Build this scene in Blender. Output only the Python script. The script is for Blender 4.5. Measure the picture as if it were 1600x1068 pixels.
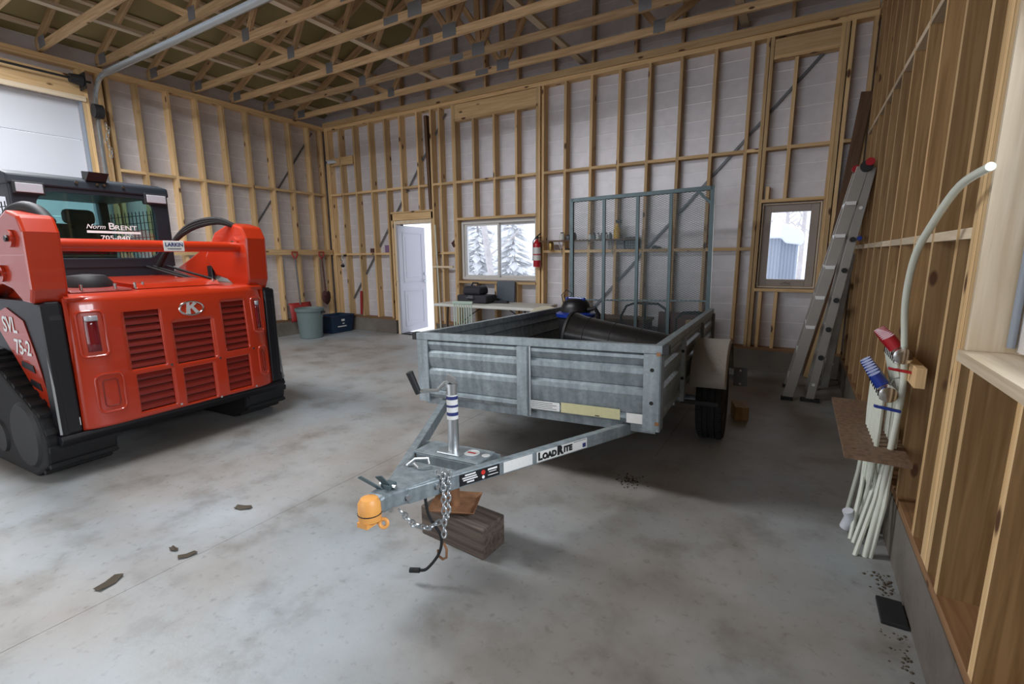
import bpy, math, random
from mathutils import Vector, Matrix, Euler
random.seed(7)
for o in list(bpy.data.objects): bpy.data.objects.remove(o)
S = bpy.context.scene; COL = S.collection
PI = math.pi
# ---------------------------------------------------------------- camera
YAW, PIT, ROL, FPX, CH = -.5388, .1777, -.0078, 744.2855, 1.4855
f_ = Vector((math.sin(YAW)*math.cos(PIT), math.cos(YAW)*math.cos(PIT), -math.sin(PIT)))
r_ = Vector((math.cos(YAW), -math.sin(YAW), 0)); u_ = r_.cross(f_)
r2 = math.cos(ROL)*r_ + math.sin(ROL)*u_; u2 = -math.sin(ROL)*r_ + math.cos(ROL)*u_
cd = bpy.data.cameras.new('camera'); cam = bpy.data.objects.new('camera', cd); COL.objects.link(cam)
cam.matrix_world = Matrix(((r2.x,u2.x,-f_.x,0),(r2.y,u2.y,-f_.y,0),(r2.z,u2.z,-f_.z,CH),(0,0,0,1)))
cd.sensor_width = 36; cd.lens = FPX/1600*36; cd.clip_start = .05; cd.clip_end = 300
S.camera = cam
# ---------------------------------------------------------------- world, lights, exposure
W = bpy.data.worlds.new('world'); S.world = W; W.use_nodes = True
nt = W.node_tree; bg = nt.nodes['Background']
bg.inputs[0].default_value = (.90, .94, 1, 1); bg.inputs[1].default_value = 2.0
S.view_settings.view_transform = 'Standard'; S.view_settings.look = 'None'
S.view_settings.gamma = 1; S.view_settings.use_curve_mapping = False
S.view_settings.exposure = -0.18
def area(name, loc, aim, sx, sy, power, col):
    l = bpy.data.lights.new(name, 'AREA'); l.shape = 'RECTANGLE'; l.size = sx; l.size_y = sy; l.energy = power; l.color = col
    o = bpy.data.objects.new(name, l); COL.objects.link(o); o.location = loc
    o.rotation_euler = (Vector(aim)-Vector(loc)).to_track_quat('-Z', 'Y').to_euler(); return o
# daylight through the open bay door behind the camera and through the windows; added fill lights under the trusses (housings built below)
area('daylight_open_bay', (-5.2, -4.6, 1.9), (-4.6, 3, 1.6), 5.0, 3.2, 95, (.95, .97, 1))
area('daylight_side_window', (1.75, 1.05, 2.5), (-.6, 1.25, .3), 2.3, 1.5, 260, (.93, .97, 1))
FILL_LAMPS = [(-6.3,1.4),(-4.0,1.4)]
for x_, y_ in FILL_LAMPS: area('added_fill_light', (x_, y_, 3.985), (x_, y_, 0), 2.4, .55, 165, (.95, .975, 1))

# ---------------------------------------------------------------- materials
def mat(name, col=(.5,.5,.5), rough=.6, metal=0, coat=0, bump=0, bscale=40, var=0, vscale=4, spec=.5, alpha=1, trans=0):
    m = bpy.data.materials.new(name); m.use_nodes = True; n = m.node_tree.nodes; L = m.node_tree.links
    b = n['Principled BSDF']; b.inputs['Base Color'].default_value = (*col, 1); b.inputs['Roughness'].default_value = rough
    b.inputs['Metallic'].default_value = metal; b.inputs['Coat Weight'].default_value = coat
    b.inputs['Specular IOR Level'].default_value = spec
    b.inputs['Transmission Weight'].default_value = trans
    tc = n.new('ShaderNodeTexCoord')
    if var:
        nz = n.new('ShaderNodeTexNoise'); nz.inputs['Scale'].default_value = vscale; nz.inputs['Detail'].default_value = 6
        L.new(tc.outputs['Object'], nz.inputs['Vector'])
        mx = n.new('ShaderNodeMix'); mx.data_type = 'RGBA'; mx.inputs[6].default_value = (*[c*(1-var) for c in col], 1)
        mx.inputs[7].default_value = (*[min(1, c*(1+var)) for c in col], 1)
        L.new(nz.outputs[0], mx.inputs[0]); L.new(mx.outputs[2], b.inputs['Base Color'])
    if bump:
        nb = n.new('ShaderNodeTexNoise'); nb.inputs['Scale'].default_value = bscale; nb.inputs['Detail'].default_value = 4
        L.new(tc.outputs['Object'], nb.inputs['Vector']); bp = n.new('ShaderNodeBump'); bp.inputs['Strength'].default_value = bump
        bp.inputs['Distance'].default_value = .01; L.new(nb.outputs[0], bp.inputs['Height']); L.new(bp.outputs[0], b.inputs['Normal'])
    return m
def ramp(n, pts):
    r = n.new('ShaderNodeValToRGB'); e = r.color_ramp.elements
    while len(e) < len(pts): e.new(.5)
    for i, (p, c) in enumerate(pts): e[i].position = p; e[i].color = (*c, 1)
    return r
def wood(name, light, dark, knot=(.10,.04,.015), rough=.65, knots=True, kth=.10):
    m = bpy.data.materials.new(name); m.use_nodes = True; n = m.node_tree.nodes; L = m.node_tree.links; b = n['Principled BSDF']
    tc = n.new('ShaderNodeTexCoord'); oi = n.new('ShaderNodeObjectInfo')
    ad = n.new('ShaderNodeVectorMath'); ad.operation = 'ADD'; sc = n.new('ShaderNodeVectorMath'); sc.operation = 'SCALE'; sc.inputs['Scale'].default_value = 37
    cx = n.new('ShaderNodeCombineXYZ'); L.new(oi.outputs['Random'], cx.inputs[0]); L.new(oi.outputs['Random'], cx.inputs[1]); L.new(oi.outputs['Random'], cx.inputs[2])
    L.new(cx.outputs[0], sc.inputs[0]); L.new(tc.outputs['Object'], ad.inputs[0]); L.new(sc.outputs[0], ad.inputs[1])
    mp = n.new('ShaderNodeMapping'); mp.inputs['Scale'].default_value = (28, 28, 1.3); L.new(ad.outputs[0], mp.inputs[0])
    nz = n.new('ShaderNodeTexNoise'); nz.inputs['Scale'].default_value = 1.6; nz.inputs['Detail'].default_value = 5; nz.inputs['Distortion'].default_value = .6
    L.new(mp.outputs[0], nz.inputs['Vector'])
    rp = ramp(n, [(.3, dark), (.62, light)]); L.new(nz.outputs[0], rp.inputs[0])
    br = n.new('ShaderNodeMix'); br.data_type = 'RGBA'; br.blend_type = 'MULTIPLY'; br.inputs[0].default_value = 1
    mr = n.new('ShaderNodeMapRange'); mr.inputs[3].default_value = .72; mr.inputs[4].default_value = 1.15; L.new(oi.outputs['Random'], mr.inputs[0])
    L.new(rp.outputs[0], br.inputs[6]); L.new(mr.outputs[0], br.inputs[7]); out = br.outputs[2]
    if knots:
        mk = n.new('ShaderNodeMapping'); mk.inputs['Scale'].default_value = (7, 7, 2.9); L.new(ad.outputs[0], mk.inputs[0])
        vo = n.new('ShaderNodeTexVoronoi'); vo.inputs['Scale'].default_value = 1.0; L.new(mk.outputs[0], vo.inputs['Vector'])
        rk = ramp(n, [(kth, (1,1,1)), (kth*1.6, (0,0,0))]); L.new(vo.outputs['Distance'], rk.inputs[0])
        mx = n.new('ShaderNodeMix'); mx.data_type = 'RGBA'; L.new(rk.outputs[0], mx.inputs[0]); L.new(out, mx.inputs[6]); mx.inputs[7].default_value = (*knot, 1); out = mx.outputs[2]
    L.new(out, b.inputs['Base Color']); b.inputs['Roughness'].default_value = rough
    return m
M = {}
M['pine'] = wood('pine', (.76,.53,.28), (.60,.37,.16))
M['pine_shade'] = wood('pine_shaded', (.40,.24,.105), (.25,.135,.05), kth=.08)  # darker copy of pine, right wall shade put into the colour
M['truss_wood'] = wood('truss_spruce', (.66,.45,.25), (.44,.27,.13), kth=.07)
M['pale_wood'] = wood('pale_board', (.74,.62,.46), (.62,.49,.33), kth=.05)
M['ply'] = wood('weathered_plywood', (.30,.19,.12), (.16,.09,.055), kth=.05)
M['old_wood'] = wood('weathered_timber', (.12,.09,.072), (.045,.033,.028), kth=.05, rough=.85)
M['dark_board'] = wood('stained_board', (.16,.08,.04), (.09,.045,.02), kth=.05)
M['plate_wood'] = wood('treated_plate', (.28,.15,.07), (.18,.09,.04), kth=.05)
M['roof'] = mat('roof_panel_tan', (.30,.245,.11), .7, var=.3, vscale=2)
M['red'] = mat('orange_red_paint', (.45,.030,.007), .28, coat=.6, bump=.02, bscale=300)
M['red_dark'] = mat('orange_red_slats', (.20,.014,.008), .4)
M['redplastic'] = mat('red_plastic', (.32,.02,.02), .5)
M['lens'] = mat('tail_lens', (.18,.005,.01), .12, coat=.5)
M['black'] = mat('black_paint', (.006,.006,.009), .38)
M['blackmatte'] = mat('black_plastic', (.013,.013,.015), .6, bump=.1, bscale=200)
M['rubber'] = mat('rubber', (.010,.010,.011), .8, bump=.3, bscale=120, var=.4, vscale=20)
M['cab'] = mat('cab_charcoal', (.010,.014,.022), .5)
M['chrome'] = mat('chrome', (.75,.75,.75), .15, 1)
M['steel'] = mat('zinc_steel', (.55,.58,.60), .35, .9, bump=.05, bscale=80)
M['white'] = mat('white_paint', (.62,.64,.70), .45)
M['doorwhite'] = mat('door_paint', (.40,.40,.46), .5)
M['frame'] = mat('window_vinyl', (.70,.68,.66), .4)
M['frame_taupe'] = mat('window_taupe', (.36,.30,.265), .5)
M['sticker'] = mat('sticker_white', (.72,.72,.70), .5, var=.08, vscale=60)
M['sticker_y'] = mat('sticker_aged', (.55,.52,.30), .5, var=.12, vscale=40)
M['ink'] = mat('ink_black', (.01,.01,.012), .5)
M['ink_red'] = mat('ink_red', (.6,.03,.02), .5)
M['ink_white'] = mat('ink_white', (.85,.85,.85), .5)
M['ink_blue'] = mat('ink_blue', (.02,.03,.15), .5)
M['gloss_black'] = mat('glossy_black_plastic', (.014,.014,.015), .3, coat=.3, bump=.25, bscale=12)
M['rust'] = mat('rusty_steel', (.30,.15,.075), .75, .3, bump=.3, bscale=60, var=.6, vscale=18)
M['orange'] = mat('orange_plastic', (.78,.36,.09), .45, var=.12, vscale=20)
M['alu'] = mat('ladder_aluminium', (.34,.32,.295), .42, .55, bump=.05, bscale=90, var=.12, vscale=6)
M['alu_bright'] = mat('bright_aluminium', (.82,.82,.82), .35, .6)
M['pex'] = mat('pex_white', (.66,.69,.60), .35)
M['pipe_grey'] = mat('pipe_grey', (.25,.28,.33), .5)
M['blue'] = mat('blue_plastic', (.008,.035,.28), .35, coat=.3)
M['redcap'] = mat('red_cap', (.42,.01,.02), .35, coat=.3)
M['bin'] = mat('bin_greygreen', (.14,.19,.19), .6, var=.12)
M['navy'] = mat('navy_plastic', (.012,.035,.085), .5)
M['table'] = mat('table_white', (.68,.68,.64), .5)
M['chair'] = mat('chair_palegreen', (.40,.50,.43), .5)
M['beige'] = mat('beige_board', (.55,.50,.38), .6, var=.1)
M['bag'] = mat('bag_black', (.03,.03,.04), .7, bump=.4, bscale=30)
M['brass'] = mat('brass', (.5,.33,.12), .35, .9)
M['yellow'] = mat('yellow_plastic', (.75,.45,.02), .4)
M['brown'] = mat('dark_brown', (.085,.032,.025), .7, var=.3, vscale=10)
M['red_ext'] = mat('extinguisher_red', (.50,.015,.03), .3, coat=.4)
M['gate'] = mat('galvanised_teal', (.11,.155,.17), .5, .5, var=.25, vscale=10)
M['greysteel'] = mat('grey_strap', (.16,.17,.19), .5, .6)
M['nailplate'] = mat('nail_plate_zinc', (.24,.245,.26), .5, .5, bump=.6, bscale=90)
M['lampglass'] = mat('lamp_lens', (.42,.42,.46), .15, coat=1)
M['leaf'] = mat('dead_leaf', (.06,.045,.028), .8)
M['snow'] = mat('snow', (.82,.84,.88), .8, bump=.3, bscale=3)
M['bark'] = mat('frosted_bark', (.62,.57,.56), .9, var=.3, vscale=6)
M['needle'] = mat('frosted_needles', (.80,.81,.84), .9, var=.3, vscale=6)
M['shed'] = mat('shed_metal', (.42,.46,.54), .5, var=.05)
M['dirt'] = mat('black_dirt', (.02,.018,.015), .9)
M['interior'] = mat('cab_interior', (.015,.03,.035), .6)
M['osb'] = mat('sheathing_panel', (.28,.19,.10), .8, var=.25, vscale=12)

def foil(name, base, line, dark=1.0):
    m = bpy.data.materials.new(name); m.use_nodes = True; n = m.node_tree.nodes; L = m.node_tree.links; b = n['Principled BSDF']
    g = n.new('ShaderNodeNewGeometry'); sp = n.new('ShaderNodeSeparateXYZ')
    nz = n.new('ShaderNodeTexNoise'); nz.inputs['Scale'].default_value = 2.2; nz.inputs['Detail'].default_value = 3; L.new(g.outputs['Position'], nz.inputs['Vector'])
    L.new(g.outputs['Position'], sp.inputs[0])
    a = n.new('ShaderNodeMath'); a.operation = 'MULTIPLY_ADD'; a.inputs[1].default_value = .035; L.new(nz.outputs[0], a.inputs[0]); L.new(sp.outputs[2], a.inputs[2])
    d = n.new('ShaderNodeMath'); d.operation = 'DIVIDE'; d.inputs[1].default_value = .215; L.new(a.outputs[0], d.inputs[0])
    fr = n.new('ShaderNodeMath'); fr.operation = 'FRACT'; L.new(d.outputs[0], fr.inputs[0])
    rp = ramp(n, [(0, (1,1,1)), (.035, (0,0,0)), (.49, (0,0,0)), (.505, (.35,.35,.35)), (.52, (0,0,0)), (.965, (0,0,0)), (.99, (1,1,1))]); L.new(fr.outputs[0], rp.inputs[0])
    n2 = n.new('ShaderNodeTexNoise'); n2.inputs['Scale'].default_value = 9; n2.inputs['Detail'].default_value = 5; L.new(g.outputs['Position'], n2.inputs['Vector'])
    v = n.new('ShaderNodeMix'); v.data_type = 'RGBA'; v.inputs[6].default_value = (*[c*.82 for c in base], 1); v.inputs[7].default_value = (*[min(1, c*1.12) for c in base], 1); L.new(n2.outputs[0], v.inputs[0])
    mx = n.new('ShaderNodeMix'); mx.data_type = 'RGBA'; mul = n.new('ShaderNodeMath'); mul.operation = 'MULTIPLY'; mul.inputs[1].default_value = .6; L.new(rp.outputs[0], mul.inputs[0])
    L.new(mul.outputs[0], mx.inputs[0]); L.new(v.outputs[2], mx.inputs[6]); mx.inputs[7].default_value = (*line, 1)
    L.new(mx.outputs[2], b.inputs['Base Color']); b.inputs['Roughness'].default_value = .42; b.inputs['Metallic'].default_value = .25
    bp = n.new('ShaderNodeBump'); bp.inputs['Strength'].default_value = .2; bp.inputs['Distance'].default_value = .006
    sm = n.new('ShaderNodeMath'); sm.operation = 'ADD'; L.new(rp.outputs[0], sm.inputs[0]); L.new(n2.outputs[0], sm.inputs[1]); L.new(sm.outputs[0], bp.inputs['Height']); L.new(bp.outputs[0], b.inputs['Normal'])
    return m
M['foil'] = foil('foil_sheathing', (.68,.66,.70), (.95,.95,.96))
def concrete(name, c0, c1, c2, rough=.5):
    m = bpy.data.materials.new(name); m.use_nodes = True; n = m.node_tree.nodes; L = m.node_tree.links; b = n['Principled BSDF']
    g = n.new('ShaderNodeNewGeometry')
    def noise(s, det, vec=None):
        z = n.new('ShaderNodeTexNoise'); z.inputs['Scale'].default_value = s; z.inputs['Detail'].default_value = det; z.inputs['Roughness'].default_value = .6; L.new(g.outputs['Position'], z.inputs['Vector']); return z
    a = noise(.55, 3); r = ramp(n, [(.36, c0), (.50, c1), (.66, c2)]); L.new(a.outputs[0], r.inputs[0])
    k = noise(3.1, 8); r2_ = ramp(n, [(.30, (.66,.63,.60)), (.48, (.96,.96,.96)), (.7, (1.08,1.08,1.1))]); L.new(k.outputs[0], r2_.inputs[0])
    mx = n.new('ShaderNodeMix'); mx.data_type = 'RGBA'; mx.blend_type = 'MULTIPLY'; mx.inputs[0].default_value = 1; L.new(r.outputs[0], mx.inputs[6]); L.new(r2_.outputs[0], mx.inputs[7])
    s = noise(22, 6); r3 = ramp(n, [(.28, (.6,.58,.55)), (.42, (1,1,1))]); L.new(s.outputs[0], r3.inputs[0])
    m2 = n.new('ShaderNodeMix'); m2.data_type = 'RGBA'; m2.blend_type = 'MULTIPLY'; m2.inputs[0].default_value = .7; L.new(mx.outputs[2], m2.inputs[6]); L.new(r3.outputs[0], m2.inputs[7])
    L.new(m2.outputs[2], b.inputs['Base Color'])
    rr = n.new('ShaderNodeMapRange'); rr.inputs[3].default_value = rough-.12; rr.inputs[4].default_value = rough+.15; L.new(k.outputs[0], rr.inputs[0]); L.new(rr.outputs[0], b.inputs['Roughness'])
    bp = n.new('ShaderNodeBump'); bp.inputs['Strength'].default_value = .12; bp.inputs['Distance'].default_value = .01; L.new(s.outputs[0], bp.inputs['Height']); L.new(bp.outputs[0], b.inputs['Normal'])
    return m
M['floor'] = concrete('floor_concrete', (.255,.225,.20), (.31,.305,.295), (.335,.37,.395), .44)
M['curb'] = concrete('curb_concrete', (.09,.075,.06), (.15,.13,.11), (.20,.18,.155), .7)
def galv():
    m = bpy.data.materials.new('galvanised_sheet'); m.use_nodes = True; n = m.node_tree.nodes; L = m.node_tree.links; b = n['Principled BSDF']
    tc = n.new('ShaderNodeTexCoord')
    vo = n.new('ShaderNodeTexVoronoi'); vo.inputs['Scale'].default_value = 55; L.new(tc.outputs['Object'], vo.inputs['Vector'])
    mp = n.new('ShaderNodeMapping'); mp.inputs['Scale'].default_value = (9, 9, 1.2); L.new(tc.outputs['Object'], mp.inputs[0])
    nz = n.new('ShaderNodeTexNoise'); nz.inputs['Scale'].default_value = 2.2; nz.inputs['Detail'].default_value = 6; L.new(mp.outputs[0], nz.inputs['Vector'])
    r = ramp(n, [(.28, (.17,.20,.215)), (.5, (.23,.27,.29)), (.72, (.30,.345,.37))]); L.new(nz.outputs[0], r.inputs[0])
    bw = n.new('ShaderNodeSeparateColor'); L.new(vo.outputs['Color'], bw.inputs[0])
    mr = n.new('ShaderNodeMapRange'); mr.inputs[3].default_value = .9; mr.inputs[4].default_value = 1.1; L.new(bw.outputs[0], mr.inputs[0])
    mx = n.new('ShaderNodeMix'); mx.data_type = 'RGBA'; mx.blend_type = 'MULTIPLY'; mx.inputs[0].default_value = 1; L.new(r.outputs[0], mx.inputs[6]); L.new(mr.outputs[0], mx.inputs[7])
    L.new(mx.outputs[2], b.inputs['Base Color']); b.inputs['Metallic'].default_value = .3; b.inputs['Roughness'].default_value = .42
    return m
M['galv'] = galv()
def diamond():
    m = mat('diamond_plate', (.40,.37,.33), .62, .3); n = m.node_tree.nodes; L = m.node_tree.links; b = n['Principled BSDF']
    tc = n.new('ShaderNodeTexCoord'); mp = n.new('ShaderNodeMapping'); mp.inputs['Rotation'].default_value = (0,0,.78); mp.inputs['Scale'].default_value = (45,45,45)
    L.new(tc.outputs['Object'], mp.inputs[0]); ck = n.new('ShaderNodeTexVoronoi'); ck.inputs['Scale'].default_value = 1; L.new(mp.outputs[0], ck.inputs['Vector'])
    bp = n.new('ShaderNodeBump'); bp.inputs['Strength'].default_value = .8; bp.inputs['Distance'].default_value = .003; bp.invert = True
    L.new(ck.outputs['Distance'], bp.inputs['Height']); L.new(bp.outputs[0], b.inputs['Normal']); return m
M['diamond'] = diamond()
def glass(name, tint, refl=.12, rough=.02):
    m = bpy.data.materials.new(name); m.use_nodes = True; n = m.node_tree.nodes; L = m.node_tree.links; n.remove(n['Principled BSDF'])
    t = n.new('ShaderNodeBsdfTransparent'); t.inputs[0].default_value = (*tint, 1); g = n.new('ShaderNodeBsdfGlossy'); g.inputs['Roughness'].default_value = rough
    fr = n.new('ShaderNodeFresnel'); fr.inputs[0].default_value = 1.45; mm = n.new('ShaderNodeMath'); mm.operation = 'ADD'; mm.inputs[1].default_value = refl; L.new(fr.outputs[0], mm.inputs[0])
    mx = n.new('ShaderNodeMixShader'); L.new(mm.outputs[0], mx.inputs[0]); L.new(t.outputs[0], mx.inputs[1]); L.new(g.outputs[0], mx.inputs[2])
    L.new(mx.outputs[0], n['Material Output'].inputs[0]); return m
M['glass'] = glass('window_glass', (.95,.97,1), 0)
M['tint'] = glass('cab_glass', (.55,.78,.78), .06)

# ---------------------------------------------------------------- geometry helpers
class G:
    def __init__(s): s.v = []; s.f = []
    def add(s, vs, fs, m=None):
        k = len(s.v)
        for p in vs:
            p = Vector(p)
            if m is not None: p = m @ p
            s.v.append(tuple(p))
        s.f += [tuple(i+k for i in q) for q in fs]; return s
    def box(s, a, b, m=None):
        x0,y0,z0 = a; x1,y1,z1 = b
        return s.add([(x0,y0,z0),(x1,y0,z0),(x1,y1,z0),(x0,y1,z0),(x0,y0,z1),(x1,y0,z1),(x1,y1,z1),(x0,y1,z1)],
                     [(0,3,2,1),(4,5,6,7),(0,1,5,4),(1,2,6,5),(2,3,7,6),(3,0,4,7)], m)
    def bar(s, p0, p1, w, h, up=(0,0,1)):          # beam, w across, h along up
        p0 = Vector(p0); p1 = Vector(p1); d = (p1-p0); L = d.length; d.normalize(); up = Vector(up)
        x = up.cross(d)
        if x.length < 1e-4: x = Vector((1,0,0)).cross(d)
        x.normalize(); y = d.cross(x)
        m = Matrix(((x.x,y.x,d.x,p0.x),(x.y,y.y,d.y,p0.y),(x.z,y.z,d.z,p0.z),(0,0,0,1)))
        return s.box((-w/2,-h/2,0),(w/2,h/2,L), m)
    def cyl(s, p0, p1, r0, r1=None, n=14, cap=True):
        r1 = r0 if r1 is None else r1
        p0 = Vector(p0); p1 = Vector(p1); d = (p1-p0).normalized(); a = d.orthogonal().normalized(); b = d.cross(a)
        vs = []; 
        for p, r in ((p0,r0),(p1,r1)):
            for i in range(n):
                t = 2*PI*i/n; vs.append(p + (a*math.cos(t)+b*math.sin(t))*r)
        fs = [(i,(i+1)%n,n+(i+1)%n,n+i) for i in range(n)]
        if cap: fs += [tuple(reversed(range(n))), tuple(range(n,2*n))]
        return s.add(vs, fs)
    def tube(s, pts, r, n=8, closed=False):
        P = [Vector(p) for p in pts]; N = len(P); vs = []; a = None
        for i, p in enumerate(P):
            if closed: d = P[(i+1)%N]-P[i-1]
            else: d = P[min(i+1,N-1)]-P[max(i-1,0)]
            d.normalize()
            if a is None: a = d.orthogonal().normalized()
            a = (a - d*a.dot(d)).normalized(); b = d.cross(a)
            rr = r[i] if isinstance(r, (list,tuple)) else r
            for j in range(n):
                t = 2*PI*j/n; vs.append(p+(a*math.cos(t)+b*math.sin(t))*rr)
        fs = []
        for i in range(N if closed else N-1):
            k = (i+1)%N
            for j in range(n): fs.append((i*n+j, i*n+(j+1)%n, k*n+(j+1)%n, k*n+j))
        if not closed: fs += [tuple(reversed(range(n))), tuple(range((N-1)*n, N*n))]
        return s.add(vs, fs)
    def lathe(s, prof, n=24, m=None):              # profile (r,z) round local z
        vs = []; fs = []
        for r, z in prof:
            for j in range(n):
                t = 2*PI*j/n; vs.append((r*math.cos(t), r*math.sin(t), z))
        for i in range(len(prof)-1):
            for j in range(n): fs.append((i*n+j, i*n+(j+1)%n, (i+1)*n+(j+1)%n, (i+1)*n+j))
        if prof[0][0] > 1e-5: fs.append(tuple(reversed(range(n))))
        if prof[-1][0] > 1e-5: fs.append(tuple(range((len(prof)-1)*n, len(prof)*n)))
        return s.add(vs, fs, m)
    def prism(s, poly, a, b, axis='x'):            # poly in the other two axes, extruded from a to b
        n = len(poly)
        def P(u, v, t): return {'x': (t,u,v), 'y': (u,t,v), 'z': (u,v,t)}[axis]
        vs = [P(u,v,a) for u,v in poly] + [P(u,v,b) for u,v in poly]
        return s.add(vs, [tuple(reversed(range(n))), tuple(range(n,2*n))] + [(i,(i+1)%n,n+(i+1)%n,n+i) for i in range(n)])
    def strip(s, prof, a, b, axis='x'):            # open profile surface
        n = len(prof)
        def P(u, v, t): return {'x': (t,u,v), 'y': (u,t,v), 'z': (u,v,t)}[axis]
        return s.add([P(u,v,a) for u,v in prof]+[P(u,v,b) for u,v in prof], [(i,i+1,n+i+1,n+i) for i in range(n-1)])
    def torus(s, c, R_, r, m=None, n=20, k=8, sx=1, sy=1):
        pts = [(c[0]+R_*sx*math.cos(2*PI*i/n), c[1]+R_*sy*math.sin(2*PI*i/n), c[2]) for i in range(n)]
        if m is not None: pts = [m @ Vector(p) for p in pts]
        return s.tube(pts, r, k, True)
def smooth(P, n=5):
    P = [Vector(p) for p in P]; out = []
    for i in range(len(P)-1):
        a = P[max(i-1,0)]; b = P[i]; c = P[i+1]; d = P[min(i+2,len(P)-1)]
        for k in range(n):
            t = k/n; out.append(.5*((2*b)+(c-a)*t+(2*a-5*b+4*c-d)*t*t+(3*b-a-3*c+d)*t**3))
    return out+[P[-1]]
def mesh_of(g, name, smooth=False):
    me = bpy.data.meshes.new(name); me.from_pydata(g.v, [], g.f); me.update()
    if smooth:
        me.polygons.foreach_set('use_smooth', [True]*len(me.polygons))
        try: me.set_sharp_from_angle(angle=.7)
        except Exception: pass
    return me
import bmesh
def put(name, g, m, parent=None, loc=(0,0,0), rot=(0,0,0), smooth=False, bevel=0, solid=0, label=None, fix=True):
    me = g if isinstance(g, bpy.types.Mesh) else mesh_of(g, name, False)
    if not isinstance(g, bpy.types.Mesh) and fix:
        bm = bmesh.new(); bm.from_mesh(me); bmesh.ops.recalc_face_normals(bm, faces=bm.faces); bm.to_mesh(me); bm.free()
    if smooth:
        me.polygons.foreach_set('use_smooth', [True]*len(me.polygons))
        try: me.set_sharp_from_angle(angle=.7)
        except Exception: pass
    if not me.materials: me.materials.append(M[m] if isinstance(m, str) else m)
    o = bpy.data.objects.new(name, me); COL.objects.link(o); o.location = loc; o.rotation_euler = rot
    if parent: o.parent = parent
    if solid:
        d = o.modifiers.new('solid','SOLIDIFY'); d.thickness = solid; d.offset = 0
    if bevel:
        d = o.modifiers.new('bevel','BEVEL'); d.width = bevel; d.segments = 2; d.limit_method = 'ANGLE'
    if label: o['label'] = label
    return o
def empty(name, loc=(0,0,0), rot=(0,0,0), parent=None):
    o = bpy.data.objects.new(name, None); COL.objects.link(o); o.location = loc; o.rotation_euler = rot; o.empty_display_size = .1
    if parent: o.parent = parent
    return o
def tag(o, label, cat, group=None):
    o['label'] = label; o['category'] = cat
    if group: o['group'] = group
    return o
def struct(o): o['kind'] = 'structure'; return o
def box(name, a, b, m, parent=None, bevel=0, label=None):
    return put(name, G().box(a, b), m, parent, bevel=bevel, label=label)
_bm = {}
def beam(name, p0, p1, w, h, m, parent=None, up=(0,0,1)):
    """timber with its grain along its own z; alike pieces share a mesh"""
    p0 = Vector(p0); p1 = Vector(p1); d = p1-p0; L = d.length; d.normalize(); up = Vector(up)
    x = up.cross(d)
    if x.length < 1e-4: x = Vector((1,0,0)) if abs(d.x) < .9 else Vector((0,1,0))
    x.normalize(); y = d.cross(x)
    key = (round(L,3), round(w,3), round(h,3), m)
    if key not in _bm:
        me = mesh_of(G().box((-w/2,-h/2,-L/2),(w/2,h/2,L/2)), name); me.materials.append(M[m]); _bm[key] = me
        if m == 'pine_shade' and h > .15:          # light painted in: pale pine on the lit edges, shaded brown on the faces
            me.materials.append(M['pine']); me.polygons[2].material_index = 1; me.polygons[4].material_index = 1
    o = bpy.data.objects.new(name, _bm[key]); COL.objects.link(o)
    c = (p0+p1)/2
    o.matrix_world = Matrix(((x.x,y.x,d.x,c.x),(x.y,y.y,d.y,c.y),(x.z,y.z,d.z,c.z),(0,0,0,1)))
    if parent: o.parent = parent
    return o
def text(name, s, size, m, parent, loc, rot, extrude=.0008, shear=0, xs=1, bold=0):
    c = bpy.data.curves.new(name, 'FONT'); c.body = s; c.size = size; c.extrude = extrude; c.align_x = 'CENTER'; c.align_y = 'CENTER'; c.shear = shear; c.offset = bold; c.resolution_u = 3
    t = bpy.data.objects.new(name+'_tmp', c); COL.objects.link(t)
    me = bpy.data.meshes.new_from_object(t); bpy.data.objects.remove(t)
    me.materials.clear(); me.materials.append(M[m])
    o = bpy.data.objects.new(name, me); COL.objects.link(o); o.location = loc
    if isinstance(rot, Matrix): o.rotation_euler = rot.to_euler()
    else: o.rotation_euler = rot
    o.scale = (xs,1,1); o.parent = parent; return o

# ---------------------------------------------------------------- shell
XL, XR, YB, ZT = -8.44, .508, 6.81, 3.98      # stud faces and underside of the top plate
ZC, ZP = .27, .308                             # curb top, bottom plate top
ZG1, ZG2 = 2.72, 1.535                         # undersides of the blocking rows
# floor slabs with saw cut joints
floor = struct(box('floor', (-9.2,-4.6,-.12), (1.2,7.1,-.005), 'floor'))
for sx_, y0_, y1_ in (((-8.72,-2.515,.79),-4.3,3.45),((-8.72,-6.2,-4.35,-2.515,-.81,.79),3.45,6.97)):
    for a_, b_ in zip(sx_, sx_[1:]): box('slab', (a_+.0013,y0_+.0013,-.005), (b_-.0013,y1_-.0013,0), 'floor', floor)
# back wall
wall_back = struct(empty('wall_back', (0,0,0)))
def cut_wall(axis, at0, at1, u0, u1, z0, z1, holes, m, name, parent):
    us = sorted({u0,u1,*[h[0] for h in holes],*[h[1] for h in holes]}); zs = sorted({z0,z1,*[h[2] for h in holes],*[h[3] for h in holes]})
    g = G()
    for a,b in zip(us,us[1:]):
        for c,d in zip(zs,zs[1:]):
            um, zm = (a+b)/2, (c+d)/2
            if any(h[0]<um<h[1] and h[2]<zm<h[3] for h in holes): continue
            if axis == 'y': g.box((a,at0,c),(b,at1,d))
            else: g.box((at0,a,c),(at1,b,d))
    return put(name, g, m, parent, fix=False)
DOOR = (-6.62,-5.74,-.02,2.10); WIN1 = (-5.14,-3.64,1.09,2.085); WIN2 = (-.44,.15,1.09,2.085)
cut_wall('y', 6.95, 7.03, -8.75, .95, -.1, 4.14, [DOOR,WIN1,WIN2], 'foil', 'sheathing', wall_back)
SD = .14
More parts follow.
